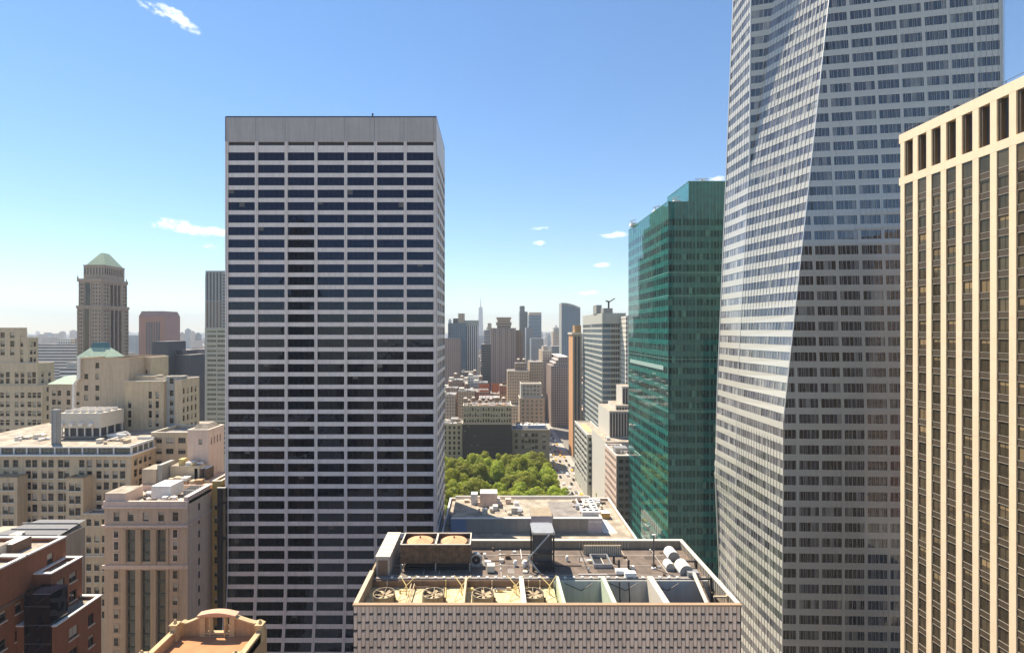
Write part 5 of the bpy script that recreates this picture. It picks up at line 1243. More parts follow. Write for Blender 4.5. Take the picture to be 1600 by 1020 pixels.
# ------------------------------------------------------------------ landmark towers over the left blocks
def ogival_tower():
    D = 510.0; x0, x1 = X(121, D), X(159, D); y1 = D+37
    b = thing('crowned_stone_tower', 'ornate stone tower with pale green pitched roof, tallest on the left skyline', 'tower', (x0, D, 0))
    z1, z2, z3 = Z(493-15, D), Z(437, D), Z(413, D)
    def shaft(a, c, ya, yb, za, zb, narrow=0):
        tier(b, a, c, ya, yb, za, zb, LIMEV, par=0)
        # dark tall recesses and small windows between pilasters, front and side
        Wd = c-a
        for u0, u1 in ((Wd*.28, Wd*.48), ):
            m = MB(); m.box(a+u0, a+u1, ya-.02, ya+.3, za+ (1 if za else 30), zb-3); m.quad((a+u0, ya-.04, 30 if za == 0 else za+1), (a+u1, ya-.04, 30 if za == 0 else za+1), (a+u1, ya-.04, zb-4), (a+u0, ya-.04, zb-4)); m.build('window_bay', G_DARK, b)
        m = MB(); z = zb-4
        while z > max(za, 40)+2:
            for u in (Wd*.08, Wd*.15, Wd*.62, Wd*.74, Wd*.88): m.quad((a+u, ya-.03, z-2), (a+u+1.2, ya-.03, z-2), (a+u+1.2, ya-.03, z), (a+u, ya-.03, z))
            L = yb-ya
            for t in (.1, .2, .86, .93): m.quad((c+.03, ya+L*t, z-2), (c+.03, ya+L*t+1.3, z-2), (c+.03, ya+L*t+1.3, z), (c+.03, ya+L*t, z))
            z -= 3.9
        m.build('windows', G_DARK, b, kind='stuff')
        for t in (.33, .48, .63):
            L = yb-ya; m = MB(); m.quad((c+.04, ya+L*t, max(za, 30)+1), (c+.04, ya+L*(t+.09), max(za, 30)+1), (c+.04, ya+L*(t+.09), zb-4), (c+.04, ya+L*t, zb-4)); m.build('window_bay', G_DARK, b)
        for u in (0, Wd*.22, Wd*.52, Wd-.8): m = MB(); m.box(a+u, a+u+.8, ya-.6, ya, za, zb); m.build('pilaster', LIMEV, b)
        for t in (0, .27, .42, .57, .74, .97): L = yb-ya; m = MB(); m.box(c, c+.6, ya+L*t, ya+L*t+1.1, za, zb); m.build('pilaster', LIMEV, b)
    shaft(x0, x1, D, y1, 0, z1); shaft(x0+.8, x1-.6, D+1, y1-1.5, z1, z2); 
    m = MB(); m.box(x0-.9, x1+.9, D-.9, y1+.9, z1-2.2, z1+.4); m.build('cornice', LIMEV, b)
    m = MB(); m.box(x0-.4, x1+.4, D-.2, y1-.4, z2-2, z2+1.2); m.build('cornice', LIMEV, b)
    for a in (x0, x1-.8):
        for yy in (D, y1-2): m = MB(); m.cyl(a+.4, yy, z2+1, z2+4.5, .9, 6, .15); m.build('finial', LIMEV, b)
    ex, ey = 3.0, 4.0
    tier(b, x0+ex, x1-1, D+ey, y1-ey, z2, z3, LIMEV, par=0)
    m = MB()
    for k in range(7): xx = x0+ex+1+k*(x1-x0-ex-3)/6.2; m.quad((xx, D+ey-.04, z2+6), (xx+1.1, D+ey-.04, z2+6), (xx+1.1, D+ey-.04, z3-3), (xx, D+ey-.04, z3-3))
    for k in range(9): yy = D+ey+1.5+k*2.9; m.quad((x1-.96, yy, z2+6), (x1-.96, yy+1.3, z2+6), (x1-.96, yy+1.3, z3-3), (x1-.96, yy, z3-3))
    m.build('windows', G_DARK, b, kind='stuff')
    m = MB(); m.box(x0+ex-.3, x1-.7, D+ey-.3, y1-ey+.3, z3-1.1, z3); m.build('cornice', LIMEV, b)
    m = MB(); m.pyramid(x0+ex+.7, x1-1.6, D+ey+2, y1-ey-1, z3, Z(394, D)+1.5, (x1-x0)*.34, 9); m.build('copper_roof', COPL, b)
LIMEV = mat('weathered_violet_stone', (.42, .31, .23), noise=.25, scale=.25, streak=.4, col2=(.29, .22, .17))
COPL = mat('pale_copper', (.42, .5, .33), noise=.2, scale=.4, rough=.6)
ogival_tower()

FM = {
 'glass_blue': far_mat('far_blue_glass', (0.185, 0.266, 0.324), (.05, .09, .14), 3.4, 3.9, .8, .55, .35, .15),
 'glass_grey': far_mat('far_grey_glass', (0.341, 0.359, 0.360), (.1, .13, .17), 2.4, 3.8, .7, .55, .4, .2),
 'glass_dark': far_mat('far_dark_glass', (0.099, 0.113, 0.120), (.025, .035, .05), 3.0, 3.8, .8, .6, .3, .12),
 'stone': far_mat('far_stone', (0.568, 0.465, 0.348), (.09, .08, .08), 3.0, 3.7, .42, .5),
 'stone_b': far_mat('far_brown_stone', (0.341, 0.239, 0.168), (.06, .055, .055), 2.6, 3.6, .45, .5),
 'brick': far_mat('far_red_brick', (0.341, 0.160, 0.108), (.06, .05, .05), 3.0, 3.5, .4, .48),
 'white': far_mat('far_white_brick', (0.700, 0.660, 0.564), (.15, .16, .16), 3.2, 3.6, .5, .45),
 'stripe': far_mat('far_vertical_stripes', (0.700, 0.660, 0.600), (.06, .075, .1), 3.6, 400, .55, .995),
 'ribbed': far_mat('far_ribbed_brown', (0.398, 0.293, 0.240), (.07, .06, .065), 2.9, 3.3, .5, .6),
 'band': far_mat('far_banded', (0.700, 0.660, 0.600), (.07, .08, .1), 400, 3.9, .995, .5),
 'tan': far_mat('far_tan_brick', (0.540, 0.399, 0.264), (.09, .08, .07), 2.8, 3.5, .42, .48),
}
def fb(name, label, D, p0, p1, yt, depth, m, top=None, extra=None, z0=0, cat='building', roof=None, windows=None, group=None):
    """a mid-distance building with its front at depth D between two columns of the view"""
    x0, x1 = X(p0, D), X(p1, D); zt = Z(yt, D)
    b = thing(name, label, cat, (x0, D, 0), group)
    mm = FM[m] if isinstance(m, str) else m
    if windows:
        pitch, w, h = windows[:3]; n = max(1, int((x1-x0)/windows[3])); nd = max(1, int(depth/windows[3]))
        st = windows[4] if len(windows) > 4 else 'plain'; wm = windows[5] if len(windows) > 5 else WDEF
        zmin = max(z0, Z(windows[6] if len(windows) > 6 else 800, D), 4)
        fd = dict(cols=even(x1-x0, n, w), rows=rows_down(zt-2, pitch, h, zmin), indiv=False, style=st, mats=wm, depth=.25)
        sd = dict(cols=even(depth, nd, w), rows=rows_down(zt-2, pitch, h, zmin), indiv=False, style=st, mats=wm, depth=.25)
        tier(b, x0, x1, D, D+depth, z0, zt, mm, roofm=roof or ROOFG, par=.9, F=fd, **({'R': sd} if (p0+p1)/2 < CX else {'L': sd}))
    else:
        m_ = MB(); m_.box(x0, x1, D, D+depth, z0, zt); m_.build('walls', mm, b)
        m_ = MB(); m_.box(x0+.6, x1-.6, D+.6, D+depth-.6, zt+.01, zt+.35); m_.build('roof', roof or ROOFG, b)
    if extra: extra(b, x0, x1, zt, D, depth)
    return b
def pent(fx0, fx1, h, m='stone', fy=.3):
    def f(b, x0, x1, zt, D, dp):
        w = x1-x0; q = MB(); q.box(x0+w*fx0, x0+w*fx1, D+dp*fy, D+dp*(fy+.4), zt, zt+h); q.build('penthouse', FM[m] if isinstance(m, str) else m, b)
    return f
def multi(*fs):
    def f(*a):
        for g_ in fs: g_(*a)
    return f
def clut(n, seed, big=3):
    return lambda b, x0, x1, zt, D, dp: clutter(b, x0+.5, x1-.5, D+.5, D+dp-.5, zt-.8, n, seed, big=big)

def water_tower(x, y, z, r=1.9, s=1, label='', first=[None]):
    if first[0] is None:
        t = thing('water_tower', label, 'water tower', (x, y, z), 'rooftop water towers')
        L = LOCS[t.name]
        m = MB(); m.cyl(0, 0, 3, 6.6, 1.9, 14); m.build('tank', TANKM, t, loc=L)
        m = MB(); m.cyl(0, 0, 6.6, 7.9, 2.15, 14, .1); m.build('cone_roof', TANKR, t, loc=L)
        for a in range(4): c, q = math.cos(a*math.pi/2+.8), math.sin(a*math.pi/2+.8); m = MB(); m.tube((1.5*c, 1.5*q, 0), (1.4*c, 1.4*q, 3), .14, 5); m.build('leg', BLKM, t, loc=L)
        m = MB(); m.box(-1.7, 1.7, -1.7, 1.7, 2.8, 3.05); m.build('platform', BROWN, t, loc=L)
        first[0] = t; return t
    c = copy_tree(first[0], (x, y, z)); c['label'] = label; c.scale = (s, s, s); return c
TANKM = mat('cedar_tank', (.3, .21, .14), noise=.3, scale=1.5)
TANKR = mat('tank_roof', (.7, .6, .5), noise=.3, scale=1)

def middle():
    # ----- behind the park
    D = 445; fb('pale_corner_building', 'pale grey masonry building with dark cornice behind the park, next to the grid tower', D, 690, 722.5, 662, 25, LIME3, windows=(4.6, 1.9, 2.8, 4.2), extra=multi(clut(26, 101, 4), pent(.4, .75, 3, 'stone')))
    D = 442; x0, x1 = X(723, D), X(799.5, D); zt, zm = Z(634, D), Z(662, D)
    b = thing('dark_brick_building', 'wide dark brick building with pale top storeys facing the park trees', 'building', (x0, D, 0))
    tier(b, x0, x1, D, D+30, 0, zm, BRICKD, par=0, F=dict(cols=even(x1-x0, 15, 1.3), rows=rows_down(zm-2, 4.2, 2, 10), indiv=False, weights=(12, 1, 0, 0)))
    tier(b, x0+.2, x1-.1, D+.4, D+30, zm, zt, LIME3, F=dict(cols=pairs(x1-x0, 9, 1.5, .8), rows=[(zm+1.4+5*k, zm+4.4+5*k) for k in range(3)]))
    m = MB(); m.box(x0, x1, D-.3, D+.4, zm-.6, zm+.3); m.build('cornice', LIME3, b)
    clutter(b, x0+4, x1, D+1, D+12, zt-.9, 34, 111, [COPW, TERRW, COP, LIME2, ORNG], big=4)
    for i, (px, py, s, w) in enumerate(((727.5, 632, 1, 'leftmost on the dark brick building'), (733, 640, .75, 'small and low, second from the left on the dark brick building'), (740, 630, 1.0, 'with tall legs, behind the pale top storeys at left'), (750, 636, .9, 'in the middle of the crowded roof'), (760, 636, .75, 'right of the middle of the crowded roof, small'), (767, 634, .8, 'in front of the orange scaffold'), (776, 630, 1.25, 'largest, by the orange scaffold'), (787, 636, 1.05, 'rightmost on the dark brick building'))):
        Dd = D+8+ (i % 3)*5; water_tower(X(px, Dd), Dd, zt-.9, s=s*.9, label=f'wooden water tower {w}')
    # orange scaffold on a roof behind
    D = 500; x0, x1 = X(748, D), X(781, D); zt = Z(622, D)
    b = thing('scaffolded_building', 'brown building wrapped on top with orange scaffold netting behind the water towers', 'building', (x0, D, 0))
    m = MB(); m.box(x0, x1, D, D+20, 0, zt, 0); m.build('walls', FM['stone_b'], b)
    for a, c, z0, z1 in ((749, 764, 606, 600), (749, 764, 612, 609), (768, 779, 613, 599)):
        m = MB(); m.box(X(a, D), X(c, D), D, D+.4, Z(z0, D), Z(z1, D)); m.build('netting', ORED, b)
    for k in range(7): xx = x0+k*(x1-x0)/6; m = MB(); m.tube((xx, D-.2, zt-1), (xx, D-.2, Z(598, D)), .22); m.build('scaffold_pole', ORED, b)
    # arcaded building
    D = 446; x0, x1 = X(800, D), X(859, D); zt = Z(671, D)
    b = thing('arcaded_building', 'low stone building with grouped tall windows and bright skylight roof, by the avenue', 'building', (x0, D, 0))
    tier(b, x0, x1, D, D+28, 0, zt, LIME3B, par=.6, F=dict(cols=[(2.5, 5.2), (8.5, 11), (11.6, 14.1), (14.7, 17.2), (17.8, 20.3), (20.9, 23.4), (27.5, 30.5)], rows=[(zt-6.6, zt-3.4), (zt-12.2, zt-8.6), (zt-17.6, zt-14.2)], style='strip2'))
    m = MB(); m.box(x0-.5, x1+.5, D-.7, D+.2, zt-1.2, zt-.2); m.box(x0, x1, D-.3, D, zt-7.8, zt-7.3); m.build('cornice', LIME3B, b)
    m = MB(); m.box(x0+4, x1-3, D+6, D+14, zt-.6, zt+2.9, 0, 1); m.build('penthouse', [BLUEM, WHT], b)
    m = MB(); m.box(x0+10, x0+15, D+5.9, D+6, zt, zt+2.6); m.build('skylight', WHT, b)
    clutter(b, x0+4, x1-2, D+14, D+27, zt+1.2, 26, 121, [BROWN, RUST, COPW, BLKM]); clutter(b, x0+3, x1-3, D+7, D+13, zt+2.9, 12, 122, [COPW, RUST, WHT])
    # pale glass block above it
    fb('pale_glass_block', 'pale greenish glass and stone block stepping up behind the skylight roof', 520, 812, 851, 622, 26, LIME3, windows=(4.2, 2.2, 2.4, 4.4, 'plain', [FRAMEW, G_GAL, BLIND], 690), extra=lambda b, x0, x1, zt, D, dp: tier(b, x0+1.5, x1-3, D+2, D+dp-2, zt, Z(600, D), LIME3G, roofm=ROOFW, F=dict(cols=even(x1-x0-4.5, 5, 2.6), rows=rows_down(Z(602, D), 4, 2.6, zt), indiv=False, mats=[FRAMEW, G_GAL, BLIND])))
    fb('stepped_brown_building', 'brown stepped loft building with cream edge and twin roof tanks', 580, 793, 828, 580, 30, 'tan', extra=multi(pent(.35, .85, 9, 'stone_b'), clut(10, 131, 4)))
    for px, lab in ((810, 'left one of the pair on the brown stepped loft building'), (818.5, 'right one of the pair on the brown stepped loft building')): water_tower(X(px, 592), 592, Z(580, 580)+7, s=1.0, label=f'dark water tank, {lab}')
    fb('cream_corner_loft', 'cream loft building with sunlit left edge left of the avenue far down', 600, 828, 848, 566, 40, 'tan', extra=clut(8, 133, 4))
    fb('tall_cream_slab', 'tall cream building standing left of the avenue beyond the park', 700, 848, 862, 548, 60, 'stone', extra=pent(.2, .8, 6, 'stone'))
    fb('arched_top_building', 'grey brown building with bright stepped left edge beside the far avenue', 640, 861, 889, 572, 90, 'ribbed', extra=lambda b, x0, x1, zt, D, dp: [tier(b, x0+4+3*k, x1, D+3, D+dp, zt+4*k, zt+4*k+4, FM['ribbed'], par=0, roofm=COPW) for k in range(3)])
    # ----- ribbed brown tower
    def crown(b, x0, x1, zt, D, dp):
        w = x1-x0
        for k, (f0, f1, h) in enumerate(((.28, .95, 5), (.24, .98, 4.4), (.3, .92, 4), (.26, .96, 3))):
            m = MB(); z = zt+[0, 5, 9.4, 13.4][k]; m.box(x0+w*f0*.9, x0+w*.85*f1, D+6, D+26, z, z+h-.6); m.build('penthouse', FM['stone_b'], b)
            m = MB(); m.box(x0+w*f0*.9-.8, x0+w*.85*f1+.8, D+5, D+27, z+h-.6, z+h); m.build('penthouse_ledge', COP, b)
    D = 720; b = fb('ribbed_apartment_tower', 'ribbed brown grey apartment tower with stacked penthouses, in the centre of the skyline', D, 767, 806, 513, 45, 'ribbed', extra=crown, cat='tower')
    x0, x1 = X(767, D), X(806, D)
    for k in range(9): m = MB(); xx = x0+k*(x1-x0-1)/8; m.box(xx, xx+1.1, D-.9, D, 0, Z(512, D)); m.build('rib', RIBM, b)
    fb('ribbed_tower_wing', 'set-back wing of banded brown floors right of the ribbed apartment tower', 735, 806.5, 817, 516, 30, 'stone_b')
    # ----- glass and stone towers further off
    fb('dark_blue_tower', 'dark blue glass tower left of the ribbed apartment tower', 760, 752, 767, 538, 40, 'glass_dark', extra=pent(.3, .9, 22, 'glass_grey'))
    fb('grey_slab_tower', 'thin grey tower peeping over the dark blue glass one', 1150, 762, 768, 505, 30, 'stone')
    fb('striped_dark_tower', 'tower with bold vertical dark stripes and a pale cap', 900, 727, 747, 509, 45, 'stripe', cat='tower', extra=lambda b, x0, x1, zt, D, dp: tier(b, x0-10, x1+.5, D-.5, D+dp, zt, zt+10, LIME3G, par=0))
    fb('blue_grey_block', 'blue grey glass block against the right edge of the grid tower', 880, 700, 727.5, 505, 45, 'glass_blue', extra=multi(pent(.25, .55, 9, 'glass_dark'), pent(.55, .9, 18, 'stone')))
    fb('mauve_apartment_block', 'mauve ribbed apartment block low beside the grid tower', 760, 694, 719, 529, 30, 'ribbed')
    fb('slim_dark_tower', 'slim dark slanting tower right of the ribbed apartment tower', 1500, 812, 824.5, 487, 45, 'glass_dark', cat='tower', extra=lambda b, x0, x1, zt, D, dp: tier(b, x0+1, x1-9, D, D+dp, zt, Z(478, D), FM['glass_dark'], par=0))
    fb('blue_glass_grey_tower', 'blue glass tower with stone right edge, right of the slim dark tower', 1400, 827, 846, 492, 45, 'glass_blue', cat='tower', extra=lambda b, x0, x1, zt, D, dp: tier(b, x0, x1, D, D+dp, zt, Z(488, D), LIME3, par=0))
    fb('green_glass_block', 'greenish glass block low in front of the blue glass tower', 1000, 830, 849, 529, 40, 'glass_grey')
    fb('grey_glass_shaft', 'pale grey glass shaft low behind the greenish block', 1050, 822, 833, 512, 30, 'glass_grey')
    fb('pinnacled_tower', 'small pale pinnacled tower left of the curved blue tower', 1300, 864, 876, 518, 35, 'stone', extra=lambda b, x0, x1, zt, D, dp: (tier(b, x0+3, x1-3, D+5, D+dp-5, zt, zt+10, LIME3G, par=0), (lambda m: (m.pyramid(x0+5, x1-5, D+8, D+dp-8, zt+10, zt+18, 4, 8), m.build('spire', GREYL, b)))(MB())))
    fb('pale_low_block', 'long pale blue block behind the orange striped slab', 1000, 862, 893, 541, 40, 'glass_grey')
    fb('brown_far_block', 'brown masonry block with stepped top below the pale blue one', 800, 855, 886, 556, 40, 'stone_b', extra=clut(10, 140, 5))
    # curved blue tower
    D = 950; x0, x1 = X(878, D), X(906, D); b = thing('curved_blue_tower', 'blue glass tower with a gently curved top right of centre', 'tower', (x0, D, 0))
    m = MB(); n = 8; pts = [(x0+(x1-x0)*k/n, Z(473, D)-(9*(k/n)**2)) for k in range(n+1)]
    for (a, za), (c, zc) in zip(pts, pts[1:]): m.box(a, c, D, D+35, 0, (za+zc)/2-4)
    m.build('glass_walls', FM['glass_blue'], b)
    m = MB()
    for (a, za), (c, zc) in zip(pts, pts[1:]): m.box(a, c, D-.5, D+35, (za+zc)/2-4, (za+zc)/2)
    m.box(x0-.8, x0, D-.5, D+35, 0, pts[0][1]); m.box(x1, x1+.8, D-.5, D+35, 0, pts[-1][1]); m.build('crown_frame', GREYL, b)
    # spire tower on the horizon
    D = 6000; cx = X(751, D); b = thing('spire_skyscraper', 'pale tapering skyscraper with a tall spire on the far horizon', 'skyscraper', (cx, D, 0))
    m = MB(); r = 34; zr = Z(481, D); m.cyl(cx, D, 0, zr, r*1.05, 8, r*.72); m.build('glass_shaft', FM['glass_grey'], b)
    m = MB(); m.cyl(cx, D, zr, zr+14, 24, 12, 14); m.build('crown_ring', GREYL, b)
    m = MB(); m.cyl(cx, D, zr+14, Z(463, D), 6, 8, 1.2); m.build('spire', GREYL, b)

    # ----- right of the avenue
    # slim slab with an orange sunlit side
    D = 486; x0, x1 = X(895, D), X(909, D); zt = Z(522, D); b = thing('orange_sided_slab', 'slim slab with orange sunlit side and dark striped front over the avenue', 'tower', (x0, D, 0))
    m = MB(); m.quad((x0, D+26, 0), (x0, D, 0), (x0, D, zt), (x0, D+26, zt)); m.build('wall', ORBR, b)
    m = MB(); m.box(x0+.01, x1, D, D+25.9, 0, zt-.2); m.build('wall', TANST2, b)
    for u0, u1 in ((.18, .42), (.55, .8)): m = MB(); m.box(x0+(x1-x0)*u0, x0+(x1-x0)*u1, D-.05, D+.2, 0, zt-2); m.build('window_stripe', SLATE, b)
    m = MB(); m.box(x0-1, x1, D-.6, D+26, zt-.2, zt+1.6); m.build('coping', COP, b)
    m = MB(); m.box(x0+2.5, x1, D+4, D+16, zt+1.6, Z(508, D+4)); m.build('penthouse', GOLDB, b)
    # white gridded corner building
    D = 402; x0, x1 = X(941, D), X(978, D); zt = Z(489, D); b = thing('white_banded_tower', 'white banded office tower with glassy blue corner and crane on its roof', 'tower', (x0, D, 0)); dp = 86
    p = 4.55; zs = [zt-7-p*k for k in range(30)]
    m = MB(); m.box(x0+.4, x1, D+.4, D+dp, 0, zt-.5); m.build('core_wall', SLATE2, b)
    for k, z in enumerate(zs):
        if z < 5: break
        m = MB(); m.box(x0, x1, D, D+.5, z-1.7, z); m.box(x0, x0+.5, D+.5, D+dp, z-1.7, z); m.build('spandrel', LIME3G, b)
        m = MB(); m.quad((x0+7, D+.25, z-p), (x1, D+.25, z-p), (x1, D+.25, z-1.7), (x0+7, D+.25, z-1.7), 0); m.build('window_band', G_DARK2, b)
        m = MB(); m.box(x0+.1, x0+7, D+.18, D+.3, z-p, z-1.7); m.box(x0+.15, x0+.3, D+.2, D+dp, z-p, z-1.7); m.build('window_band', G_CORN, b)
    m = MB()
    for k in range(8): xx = x0+7+k*1.75; m.box(xx, xx+.3, D+.05, D+.3, 0, zt-8)
    for k in range(28): yy = D+k*3.1; m.box(x0+.05, x0+.3, yy, yy+.3, 0, zt-8)
    m.build('mullions', LIME3G, b, kind='stuff')
    m = MB(); m.box(x0, x1, D, D+.5, zs[0], zt); m.box(x0, x0+.5, D+.5, D+dp, zs[0], zt); m.build('top_band', LIME3G, b)
    m = MB(); m.box(x0+1.5, x0+9, D+2, D+12, zt, zt+4); m.build('penthouse', GREYM, b); m = MB(); m.box(x0-.5, x0+4, D+20, D+34, zt, zt+7.5); m.build('penthouse', GREYM, b)
    cxx = X(953, D); m = MB(); m.box(cxx-.6, cxx+.6, D+4, D+5, zt+3, zt+10); m.build('crane_mast', BLKM, b); m = MB(); m.tube((cxx-2.5, D+4, zt+10), (cxx+1, D+4, zt+9.4), .6); m.tube((cxx+1, D+4, zt+9.6), (cxx+5, D+4, zt+12.2), .45); m.build('crane_jib', BLKM, b)
    fb('narrow_cream_tower', 'narrow cream stone strip of tower between the white banded tower and the green glass', 385, 978, 990, 494, 30, 'white')
    # its lower annex on the avenue
    D = 363; x0, x1 = X(917.5, D), X(946, D); b = thing('banded_avenue_annex', 'lower banded office annex with a yellow roof panel on the avenue', 'building', (x0, D, 0)); dp = 55; zt = Z(679, D)
    rw = rows_down(zt-2.2, 4.6, 2.6, 8)
    tier(b, x0, x1, D, D+dp, 0, zt, LIME3G, roofm=ROOFW, cop=COPW, par=.5, F=dict(cols=[(1, x1-x0-.6)], rows=rw, style='strip5', mats=[FRAMEW, G_DARK, BLIND], weights=(1, 0, 0, 0)), L=dict(cols=[(1.5+10.5*k, 11+10.5*k) for k in range(5)], rows=rw, style='strip4', mats=[FRAMEW, G_DARK, BLIND], weights=(1, 0, 0, 0)))
    m = MB(); m.box(x0+2.5, x1-6, D+12, D+42, zt-.5, zt-.3); m.build('roof_panel', YELL, b)
    # blank white wall with ziggurat
    D = 331; x0 = X(950, D); b = thing('white_ziggurat_building', 'white setback building with blank avenue walls and ribbed dark front', 'building', (x0, D, 0))
    def zig(px, D, yt, dp, x1p, z0=0, ribs=True, yb=None):
        x0, x1 = X(px, D), X(x1p, D); zt = Z(yt, D); m = MB(); m.box(x0, x1, D, D+dp, z0, zt, 0, 1); m.build('wall', [WHITEW, ROOFW], b)
        if ribs:
            zb = max(z0, Z(yb, D)); m = MB(); m.quad((x0+.6, D-.02, zb), (x1, D-.02, zb), (x1, D-.02, zt-1.2), (x0+.6, D-.02, zt-1.2)); m.build('window_front', SLATE2, b)
            n = int((x1-x0)/1.9)
            for k in range(n+1): m = MB(); xx = x0+k*1.9; m.box(xx, xx+.55, D-.35, D-.02, zb, zt-1); m.build('rib', WHITEW, b)
    zig(952, 331, 642, 34, 990, 0, True, 682); zig(962, 336, 633, 22, 990, 60, True, 660); zig(972, 342, 604, 16, 990, 60, True, 640)
    x1 = X(985, 331); m = MB(); m.box(X(949, 330.5), x1, 330.5, 331, 30, Z(684, 331)); m.build('dark_band', SLATE, b)
    x0 = X(946, 318); zt = Z(690, 318); m = MB(); m.box(x0, X(985, 318), 317.5, 362, 0, zt, 0, 1); m.build('lower_wall', [WHITEW, ROOFW], b)
    clutter(b, x0+.5, X(960, 318), 318, 330, zt, 6, 151, [GALV, COPW, WHT])
    # pinkish gridded corner building
    D = 286; x0, x1 = X(963, D), X(990, D); b = thing('pink_gridded_building', 'pinkish gridded office building with cooling plant on top beside the green glass tower', 'building', (x0, D, 0)); dp = 29; zt = Z(712, D)
    rw = rows_down(zt-2, 4.3, 2.3, 8)
    tier(b, x0, x1, D, D+dp, 0, zt, PINKL, roofm=ROOFW, cop=COPW, par=.6, L=dict(cols=even(dp, 9, 1.9), rows=rw, weights=(5, 1, 0, 0)), F=dict(cols=[(1.5, 4.2), (5.2, 8)], rows=rw, style='strip2', weights=(1, 0, 0, 0), mats=[FRAME, G_DARK, BLIND], wm=GREYDK))
    clutter(b, x0+.6, x1-1, D+1, D+dp-2, zt-.6, 16, 161, [WHT, COPW, GALV])
    m = MB(); m.box(x0+1.5, x1-1, D+8, D+15, zt-.6, zt+2.6); m.build('cooling_box', GALV, b)
ORED = mat('orange_netting', (.55, .16, .07), noise=.3)
LIME3B = mat('grey_limestone_b', (.3, .26, .2), noise=.15, streak=.35)
LIME3G = mat('pale_green_grey_stone', (.46, .46, .4), noise=.1, streak=.2)
RIBM = mat('rib_stone', (.36, .3, .27), noise=.1)
ORBR = mat('orange_brick_side', (.62, .33, .16), noise=.12, streak=.15)
TANST2 = mat('beige_strip_wall', (.4, .32, .22), noise=.15)
GOLDB = mat('gold_brown_brick', (.4, .25, .12), noise=.2)
SLATE2 = mat('dark_window_wall', (.06, .06, .062), rough=.3, noise=.3, scale=1)
G_DARK2 = glass('far_band_glass', (.06, .055, .05), ior=1.6); G_CORN = glass('blue_corner_glass', (.1, .16, .2), ior=2.0)
WHITEW = mat('white_glazed_wall', (.62, .58, .5), noise=.08, streak=.15)
GREYDK = mat('dark_grey_front', (.16, .15, .14), noise=.15)
middle()

def left_far():
    fb('banded_white_office', 'low white banded office slab in the haze left of the crowned stone tower', 640, 55, 128, 538, 60, 'band', extra=multi(pent(.2, .5, 7, 'white'), pent(.6, .8, 8, 'stone')))
    fb('banded_white_wing', 'stepped white wing with stacked terraces below the banded slab', 480, 93, 123, 575, 30, 'band', extra=lambda b, x0, x1, zt, D, dp: tier(b, x0+3, x1-4, D+4, D+dp, zt, zt+5, LIME3G, par=0))
    D = 800; b = fb('reddish_slab_tower', 'reddish brown slab tower with dark vertical strips right of the crowned tower', D, 217, 257, 494, 40, 'brick', cat='tower')
    x0, x1 = X(217, D), X(257, D); zt = Z(494, D)
    m = MB(); m.pyramid(x0, x1, D, D+40, zt, Z(486, D), 2.5, 3); m.build('chamfered_crown', MAUV, b)
    for k in range(6): m = MB(); xx = x0+12+k*4; m.box(xx, xx+2.1, D-.3, D, 0, Z(503, D)); m.build('window_strip', SLATE, b)
    m = MB(); m.quad((x1+.1, D, 0), (x1+.1, D+40, 0), (x1+.1, D+40, zt), (x1+.1, D, zt)); m.build('wall', MAUV, b)
    fb('black_glass_block', 'black glass block in front of the reddish slab tower', 420, 238, 262, 534, 25, DNAVY)
    fb('stepped_dark_block', 'dark navy stepped block with sloping top right of the black glass block', 430, 259, 298, 555, 25, DNAVY, extra=lambda b, x0, x1, zt, D, dp: tier(b, x0, x1-9, D+3, D+dp, zt, zt+4, DNAVY, par=0))
    fb('mauve_hazy_block', 'mauve block half hidden between the dark blocks and banded tower', 560, 297, 319, 546, 40, DMAUV)
    # banded tower with striped upper shaft
    D = 330; x0, x1 = X(320, D), X(360, D); b = thing('banded_glass_tower', 'pale banded tower with green tinted windows peeping left of the grid tower', 'tower', (x0, D, 0)); zt = Z(512, D)
    rw = rows_down(zt-1.5, 3.25, 1.7, 40)
    tier(b, x0, x1, D, D+25, 0, zt, LIME3G, par=0, F=dict(cols=[(1.6, 7.6), (8.4, 14.2)], rows=rw, style='strip3', mats=[FRAMEW, G_GTINT, BLIND], weights=(6, 1, 1, 0)))
    D = 520; x0, x1 = X(321, D), X(362, D); b = thing('striped_slab_tower', 'tall striped grey tower with a brown lower part above the banded one', 'tower', (x0, D, 0)); zt = Z(423, D)
    m = MB(); m.box(x0, x1, D, D+30, 0, zt); m.build('walls', GREYL, b)
    for k in range(5): m = MB(); xx = x0+1.2+k*3.5; m.box(xx, xx+1.6, D-.1, D, Z(470, D), zt-2); m.build('window_strip', SLATE, b)
    for k in range(5): m = MB(); xx = x0+1.2+k*3.5; m.box(xx, xx+1.6, D-.1, D, 60, Z(471, D)); m.build('window_strip', BROWN, b)
    m = MB(); m.box(x0-1.5, x0, D+2, D+26, 0, zt-4); m.build('corner_pier', GREYL, b)
    m = MB()
    for k in range(24): z = zt-4-k*3.4; m.box(x0+18.5, x0+25, D-.12, D-.02, z-1.6, z)
    m.build('balcony_fronts', SLATE, b, kind='stuff')
MAUV = mat('mauve_brick', (.33, .19, .17), noise=.1); DNAVY = mat('dark_navy_cladding', (.035, .04, .06), rough=.4, noise=.25, scale=.3); DMAUV = mat('dull_mauve_wall', (.17, .14, .17), noise=.2, scale=.2)
G_GTINT = glass('green_tint_glass', (.03, .07, .065), ior=1.8)
left_far()

